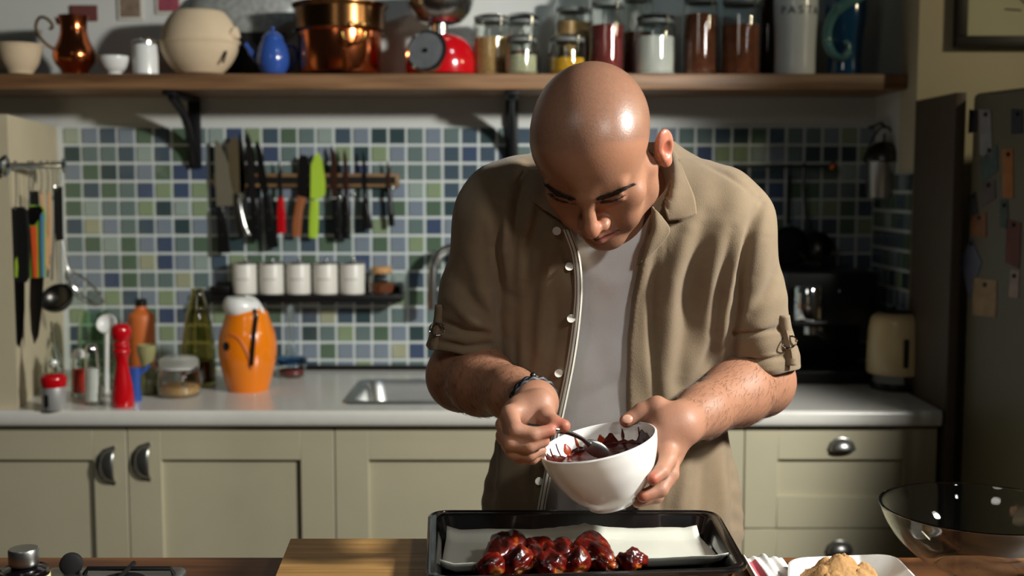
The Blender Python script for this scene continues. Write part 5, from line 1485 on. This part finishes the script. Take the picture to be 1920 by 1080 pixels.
# the neck
def neckhole(X, Y, Z):
    return np.sqrt((X - NB[0] + .005)**2 + ((Y - 1.675)/1.15)**2 + ((Z - NB[2] - .055)/1.2)**2) - .088
sf.op(neckhole, (-.2, 1.4, 1.2), (.5, 1.9, 1.6), .008, 'sub')
V, Q = sf.mesh(); del sf
V = relax(V, Q, 2)
FL = [ # deep folds on the image-left half
 ([(988, 312), (972, 380), (962, 460), (958, 560)], -.012, 13), ([(1004, 330), (995, 400), (985, 470)], .006, 12), ([(960, 330), (945, 400), (948, 470)], .006, 16),
 ([(1010, 400), (990, 470), (985, 530)], -.009, 11), ([(1035, 430), (1020, 540), (1012, 660), (1000, 720)], .006, 14), ([(1050, 440), (1065, 500), (1075, 540)], -.006, 9),
 ([(985, 540), (978, 640), (975, 720)], .004, 14), ([(1042, 560), (1035, 650), (1022, 730)], -.005, 12), ([(958, 560), (962, 640), (968, 720)], -.006, 12),
 ([(935, 395), (928, 470), (940, 560), (942, 640), (938, 720)], -.016, 11), ([(905, 430), (912, 500), (925, 560)], -.005, 12), ([(880, 470), (900, 540), (925, 590)], .004, 14),
 ([(855, 520), (890, 570), (925, 600)], -.004, 12), ([(845, 560), (880, 600), (920, 618)], .004, 10), ([(822, 600), (870, 622), (928, 628)], -.005, 7), ([(818, 640), (870, 652), (925, 648)], -.005, 6),
 ([(950, 780), (945, 860), (935, 950)], .006, 16), ([(985, 800), (990, 880), (985, 950)], -.005, 14), ([(1000, 860), (1002, 910), (998, 960)], .005, 9), ([(925, 800), (922, 880), (915, 950)], -.005, 12),
 # image-right half
 ([(1432, 375), (1412, 430), (1390, 520), (1375, 620), (1366, 720)], -.016, 10), ([(1400, 440), (1370, 540), (1352, 640)], .006, 16), ([(1322, 400), (1300, 500), (1290, 600), (1272, 720)], -.007, 15),
 ([(1352, 420), (1335, 520), (1318, 640), (1305, 760)], .006, 17), ([(1290, 430), (1262, 520), (1252, 640), (1248, 760)], .007, 16), ([(1230, 470), (1222, 560), (1224, 680), (1232, 770)], -.006, 9),
 ([(1372, 430), (1350, 520), (1335, 620)], -.005, 10), ([(1345, 620), (1310, 700), (1290, 780), (1278, 850)], -.005, 12), ([(1310, 300), (1360, 325), (1420, 370)], -.0025, 5),
 ([(1440, 440), (1425, 520), (1395, 590)], .005, 16), ([(1455, 520), (1430, 560), (1390, 610)], -.004, 12), ([(1366, 640), (1400, 628), (1462, 616)], -.006, 5), ([(1370, 682), (1420, 678), (1478, 668)], -.006, 5),
 ([(1372, 692), (1420, 695), (1470, 690)], .003, 6), ([(1290, 850), (1280, 910), (1268, 960)], .008, 14), ([(1322, 840), (1320, 910), (1312, 980)], -.008, 14), ([(1350, 830), (1352, 910), (1356, 990)], .007, 12), ([(1372, 850), (1376, 920), (1384, 1000)], -.006, 9), ([(1240, 800), (1236, 880), (1240, 960)], -.005, 8),
]
V = folds(V, Q, FL)
u_, v_ = proj(V)
N = normals(V, Q)
wr_ = .0018*np.sin(u_*.085 + 3*np.sin(v_*.013)) * np.sin(v_*.011 + u_*.007) + .0008*np.sin(v_*.16 + 2.2*np.sin(u_*.03)) * np.clip((v_ - 480)/200, 0, 1)*(np.abs(u_ - 1150) > 220)
V += N * wr_[:, None]
shirt = np_mesh('shirt', V - man_base, Q, 'linen', man); shirt['label'] = 'open tan linen shirt with rolled sleeves'
SV = bvh(V, Q)
def on_shirt(u, v, lift): 
    p, n_ = cast(SV, u, v, lift)
    return p
def patch(name, rows, lift, mat, thick=.0022, n=8, base=man_base, parent=None, bulge=0.0):
    """sheet draped over the shirt: rows of photo pixels, each row a polyline of equal count"""
    rows2 = []
    for r in rows:
        sp = spline([(a, b, c if len(q) > 2 else 0) for q in r for a, b, c in [(q[0], q[1], q[2] if len(q) > 2 else 0)]], n)
        rows2.append(sp)
    cols = len(rows2[0]); full = []
    for c in range(cols):
        full.append(spline([rows2[r][c] for r in range(len(rows2))], n))
    W_ = len(full[0]); Vv = []; last = 1.6
    for c in range(cols):
        for r in range(W_):
            q = full[c][r]; p = on_shirt(q.x, q.y, 0)
            yy = p.y if p is not None else None
            if yy is None: yy = Vv[-1][1] if Vv else 1.6
            if Vv and abs(yy - Vv[-1][1]) > .02 and r > 0: yy = Vv[-1][1]
            d_ = lift + q.z
            pp = P(q.x, q.y, yy - d_)
            Vv.append((pp.x, pp.y, pp.z))
    Fc = []
    for c in range(cols - 1):
        for r in range(W_ - 1): Fc.append((c*W_ + r, (c+1)*W_ + r, (c+1)*W_ + r + 1, c*W_ + r + 1))
    A_ = np.array(Vv); 
    for _ in range(6):                            # ease out the steps of the cloth underneath
        B_ = A_.reshape(cols, W_, 3).copy(); y_ = B_[:, :, 1]
        y2 = y_.copy(); y2[1:-1, 1:-1] = (y_[:-2, 1:-1] + y_[2:, 1:-1] + y_[1:-1, :-2] + y_[1:-1, 2:] + y_[1:-1, 1:-1]*2)/6
        B_[:, :, 1] = np.minimum(y2, y_ + .001); A_ = B_.reshape(-1, 3)
    o = MB().add((A_ - base).tolist(), Fc).build(name, mat, parent or man, 60)
    md = o.modifiers.new('t', 'SOLIDIFY'); md.thickness = thick; md.offset = 1
    return o
# collar, placket ribbon, buttons, sleeve tabs
patch('collar', [[(1226, 284, .004), (1250, 268, .001), (1268, 290, .0)], [(1236, 330, .012), (1262, 325, .012), (1288, 338, .006)], [(1242, 375, .014), (1270, 372, .013), (1302, 372, .007)], [(1252, 414, .006), (1280, 411, .008), (1306, 402, .005)]], .004, 'linen')
patch('collar', [[(990, 318, .0), (1012, 316, .004), (1030, 322, .006)], [(994, 352, .006), (1018, 362, .010), (1038, 372, .010)], [(1000, 378, .004), (1028, 398, .008), (1056, 416, .006)]], .004, 'linen')
patch('lapel', [[(1216, 372, .004), (1228, 392, .008), (1240, 408, .008)], [(1208, 425, .004), (1230, 430, .012), (1256, 432, .012)], [(1198, 470, .002), (1218, 462, .010), (1240, 455, .010)], [(1194, 500, .0), (1204, 490, .004), (1214, 482, .004)]], .003, 'linen')
M('ribbon', (206, 200, 186), 0.8, var=0.04); M('ribbondark', (40, 36, 38), 0.8); M('button', (226, 222, 212), 0.25, coat=.5)
Lr = [(1066, 430), (1083, 480), (1088, 540), (1083, 610), (1073, 680), (1060, 745), (1046, 810), (1034, 870), (1024, 920), (1016, 965)]
def strip(name, off, wpx, lift, mat, th=.0010):
    pts = spline([(a, b, 0) for a, b in Lr], 8); Vv = []; Fc = []
    ys = []
    for q in pts:
        p = on_shirt(q.x - 18, q.y, 0); ys.append(p.y if p is not None else (ys[-1] if ys else 1.62))
    ys = np.array(ys); ys = np.convolve(np.pad(ys, 4, mode='edge'), np.ones(9)/9, 'valid')
    for q, y_ in zip(pts, ys):
        for s in (-1, 1):
            p = P(q.x + off + s*wpx/2, q.y, y_ - lift); Vv.append((p.x - man_base[0], p.y - man_base[1], p.z))
    for i in range(len(pts) - 1): Fc.append((2*i, 2*i + 1, 2*i + 3, 2*i + 2))
    o = MB().add(Vv, Fc).build(name, mat, man, 60); md = o.modifiers.new('t', 'SOLIDIFY'); md.thickness = th; md.offset = 0
    return o
strip('placket_ribbon', -3, 15, .0075, 'ribbon')
strip('ribbon_stripe', -6.5, 1.5, .0082, 'ribbondark', .0003); strip('ribbon_stripe', 0.5, 1.5, .0082, 'ribbondark', .0003)
# button tab strip beside the ribbon (placket facing)
for u, v in ((1044, 432), (1072, 497), (1075, 595), (1051, 698), (1014, 902)):
    p = on_shirt(u - 2, v, .004)
    if p is None: continue
    b = MB().lathe([(.0056, -.001), (.0060, .0006), (.0056, .0018), (.0040, .0014), (.001, .0014)], 20, tuple(np.array(p) - man_base), (0, -1, .1)).build('button', 'button', man)
def tab(us, side):
    Vv = []; pts = spline([(a, b, 0) for a, b in us], 5); ys = []
    for q in pts:
        p = on_shirt(q.x, q.y, 0)
        ys.append(p.y if p is not None else (ys[-1] if ys else 1.70))
    ys = np.convolve(np.pad(np.array(ys), 3, mode='edge'), np.ones(7)/7, 'valid')
    c = [P(q.x, q.y, y_ - .006) - Vector(man_base) for q, y_ in zip(pts, ys)]
    w_ = .0085; mb = MB(); Fc = []; V2 = []
    for p in c:
        V2 += [(p.x - w_, p.y + .002, p.z), (p.x, p.y - .003, p.z), (p.x + w_, p.y + .002, p.z)]
    for i in range(len(c) - 1):
        for k in range(2): Fc.append((3*i + k, 3*i + k + 1, 3*i + k + 4, 3*i + k + 3))
    o = mb.add(V2, Fc).build('sleeve_tab', 'linen', man, 60); md = o.modifiers.new('t', 'SOLIDIFY'); md.thickness = .003
    i = len(c)//2
    ringc = c[i] + Vector((0, -.006, 0))
    MB().tube([ringc + Vector((.011*math.cos(a), -.003*math.sin(a*2), .009*math.sin(a))) for a in np.linspace(0, 2*math.pi, 21)[:-1]], .0014, 8, closed=True).build('tab_ring', 'chrome', man)
tab([(1468, 590), (1472, 615), (1478, 640), (1483, 664), (1484, 684)], 1)
tab([(826, 572), (824, 596), (820, 616), (816, 640), (814, 656)], -1)
# eyebrows: tufts of short hairs on the brow ridge
M('hair', (32, 22, 18), 0.6)
def brow(pts, wd, n, name='eyebrow'):
    mb = MB(); rs = np.random.RandomState(int(pts[0][0])); sp = spline([(a, b, 0) for a, b in pts], 10)
    for i in range(n):
        t_ = rs.rand(); q = sp[int(t_*(len(sp) - 1))]; q2 = sp[min(int(t_*(len(sp) - 1)) + 2, len(sp) - 1)]
        ww = wd * (.35 + .65*math.sin(math.pi*min(1, .12 + t_*.9))) * (rs.rand() + rs.rand() - 1)
        p, n_ = cast(BV, q.x, q.y + ww, .0006); 
        if p is None: continue
        dirv = np.sign(pts[-1][0] - pts[0][0])
        p2, n2 = cast(BV, q.x + dirv*(6 + 3*rs.rand()), q.y + ww + (q2.y - q.y)*1.2 - 1.2*rs.rand() - (1 - t_)*1.5, .0018)
        if p2 is None or abs(p2.y - p.y) > .02: continue
        a_, b_ = p - Vector(man_base), p2 - Vector(man_base)
        mb.tube([a_, (a_ + b_)/2 + n_*.0006, b_], [.00045, .00045, .0001], 4)
    mb.build(name, 'hair', man, 60)
BROW_R = [(1118, 372), (1140, 366), (1162, 357), (1186, 345)]
BROW_L = [(1080, 374), (1058, 367), (1040, 357), (1024, 344)]
brow(BROW_R, 6, 190); brow(BROW_L, 5.5, 170)
brow([(1126, 381), (1143, 378), (1158, 372), (1170, 364)], 1.3, 38, 'eyelash'); brow([(1066, 380), (1052, 376), (1040, 369), (1034, 362)], 1.2, 30, 'eyelash')
# thumbnail
M('nail', (206, 156, 134), 0.25, coat=.4)
p, n_ = cast(BV, 1176, 786, .0004)
if p is not None:
    pp = np.array(p) - man_base
    o = MB().ball((0, 0, 0), 1, 16).build('thumb_nail', 'nail', man); o.scale = (.0075, .0018, .0062)
    o.location = tuple(pp); o.rotation_euler = Vector((0, -1, 0)).rotation_difference(n_).to_euler()
# bracelet
M('leather', (18, 18, 26), 0.5)
ax = Vector(WL - EL).normalized(); c = Vector(WL) - ax*.006 - Vector(man_base)
e1 = ax.cross(Vector((0, 0, 1))).normalized(); e2 = ax.cross(e1)
br_ = thing('bracelet', 'black braided bracelet on the man\'s wrist', 'bracelet', c + Vector(man_base))
for k in range(2):
    MB().tube([ax*(k*.006) + (e1*math.cos(a) + e2*math.sin(a))*(.0325 + .0012*math.sin(a*14 + k*3)) for a in np.linspace(0, 2*math.pi, 61)[:-1]], .0036, 8, closed=True).build('strand', 'leather', br_)
MB().ball(tuple(e2*-.036), .0045, 10).build('clasp', 'darksteel', br_)
# trousers and shoes behind the table
M('denim', (44, 50, 64), 0.9, bump=.3, bscale=400); M('shoeleather', (40, 30, 24), 0.5)
pf = Field((-0.10, 1.62, 0.05), (0.42, 2.05, 1.00), 0.006)
hp = HIPS + np.array([0, 0, -.01])
pf.ell((hp[0], 1.84, .90), (.172, .115, .13), .03)
for s in (-1, 1):
    pf.chain([(hp[0] + s*.085, 1.84, .86), (hp[0] + s*.095, 1.81, .48), (hp[0] + s*.10, 1.84, .09)], [.088, .066, .054], .03)
V, Q = pf.mesh(); V = relax(V, Q, 2)
o = np_mesh('trousers', V - man_base, Q, 'denim', man); o['label'] = 'dark blue trousers'
for s in (-1, 1):
    MB().ball((hp[0] + s*.10 - man_base[0], 1.79 - man_base[1], .045), .05, 20, (.95, 2.5, .9)).build('shoe', 'shoeleather', man)
# ------------------------------------------------------------------ the bowl he holds, its sauce, the spoon
RC = P(1121, 829, 1.50); nb = Vector((-.225, -.06, .97)).normalized(); RR = .0783; HB = .086
bo = thing('sauce_bowl', 'deep white bowl of dark sauce held by the man', 'bowl', RC - nb*HB)
bo.rotation_mode = 'QUATERNION'; bo.rotation_quaternion = Vector((0, 0, 1)).rotation_difference(nb)
pr = sm2([(.001, .003), (.026, .003), (.028, 0), (.031, 0), (.034, .006), (.052, .022), (.067, .046), (.0755, .070), (RR, HB)], 5)
inn = sm2([(RR - .0008, HB + .0012), (RR - .0032, HB), (.0725, .070), (.064, .047), (.049, .025), (.030, .011), (.001, .008)], 5)
MB().lathe(pr + inn, 72).build('body', 'white', bo)
M('sauce', (62, 10, 4), 0.22, coat=.0, spec=.35, var=0.5, scale=25, bump=0.8, bscale=60)
sc = thing('sauce', 'dark red glossy sauce pooled in the white bowl', 'sauce', RC - nb*HB)
sc.rotation_mode = 'QUATERNION'; sc.rotation_quaternion = bo.rotation_quaternion
rr_in = lambda z: float(np.interp(z, [p[1] for p in inn[::-1]], [p[0] for p in inn[::-1]]))
mb = MB(); n = 120; rs = np.random.RandomState(11); V = [(0.0, 0.0, .0600)]; Fc = []
ph = rs.rand(8)*6
def film(a):                                  # height of the sauce film on the wall
    return .0675 + .0035*math.sin(2*a + ph[0]) + .004*math.sin(5*a + ph[1]) + .0035*math.sin(9*a + ph[2]) + .003*math.sin(17*a + ph[3]) + .002*math.sin(29*a + ph[4])
for kind_ in (0, 1, 2, 3, 4):
    for k in range(n):
        a = 2*math.pi*k/n
        z = .0600 if kind_ < 3 else (.0600 + (max(film(a), .0604) - .0600)*(.5 if kind_ == 3 else 1.0))
        r = (rr_in(.0600) - .001)*(.35, .7, 1.0)[kind_] if kind_ < 3 else rr_in(z) - (.0012 if kind_ == 3 else .0001)
        if kind_ < 2: z += .0012*math.sin(5*a + kind_)
        V.append((r*math.cos(a), r*math.sin(a), z))
for k in range(n): Fc.append((0, 1 + k, 1 + (k+1) % n))
for j in range(4):
    for k in range(n): Fc.append((1 + j*n + k, 1 + (j+1)*n + k, 1 + (j+1)*n + (k+1) % n, 1 + j*n + (k+1) % n))
mb.add(V, Fc).build('pool', 'sauce', sc, 60)
def smear(a0, z0, z1, w0, w1, mt):           # a drip on the inner wall
    V = []; Fc = []; m_ = 10
    for i in range(m_ + 1):
        z = z0 + (z1 - z0)*i/m_; w_ = (w0 + (w1 - w0)*i/m_)*(.25 + .75*math.sin(math.pi*min(.93, max(.1, i/m_))))
        for s in (-1, 0, 1):
            a = a0 + s*w_; r = rr_in(z) - (.0016 if s == 0 else .0003); V.append((r*math.cos(a), r*math.sin(a), z))
    for i in range(m_):
        for s in (0, 1): Fc.append((i*3 + s, i*3 + s + 1, i*3 + s + 4, i*3 + s + 3))
    MB().add(V, Fc).build('drip', mt, sc, 70)
M('saucelight', (140, 50, 12), 0.2, coat=.2, var=.5, scale=60)
for a_, z0, z1, w0, w1, mt in ((60, .062, .078, .05, .02, 'sauce'), (112, .062, .080, .04, .02, 'saucelight'), (126, .060, .076, .12, .05, 'saucelight'), (150, .062, .081, .03, .015, 'sauce'),
                           (165, .064, .083, .022, .012, 'sauce'), (178, .064, .083, .035, .015, 'saucelight'), (138, .064, .082, .016, .01, 'sauce'), (85, .06, .074, .10, .05, 'saucelight'), (38, .064, .081, .02, .012, 'sauce'), (190, .06, .081, .02, .012, 'sauce')):
    smear(math.radians(a_), z0, z1, w0, w1, mt)
sp = thing('spoon', 'steel spoon dipped into the sauce bowl', 'spoon', P(1035, 806, 1.452))
b0 = P(1035, 806, 1.452)
pth = [P(990, 800, 1.462) - b0, P(1035, 806, 1.4495) - b0, P(1065, 811, 1.462) - b0, P(1090, 822, 1.480) - b0, P(1105, 834, 1.492) - b0]
MB().tube(spline(pth, 6), list(np.interp(np.linspace(0, 1, 25), [0, .4, .8, 1], [.0045, .0034, .0026, .004])), 10, .6).build('handle', 'steel', sp)
o = MB().ball((0, 0, 0), 1, 20).build('bowl', 'brushed', sp); o.scale = (.020, .0055, .012); o.location = P(1118, 842, 1.502) - b0; o.rotation_euler = (.5, .55, .15)
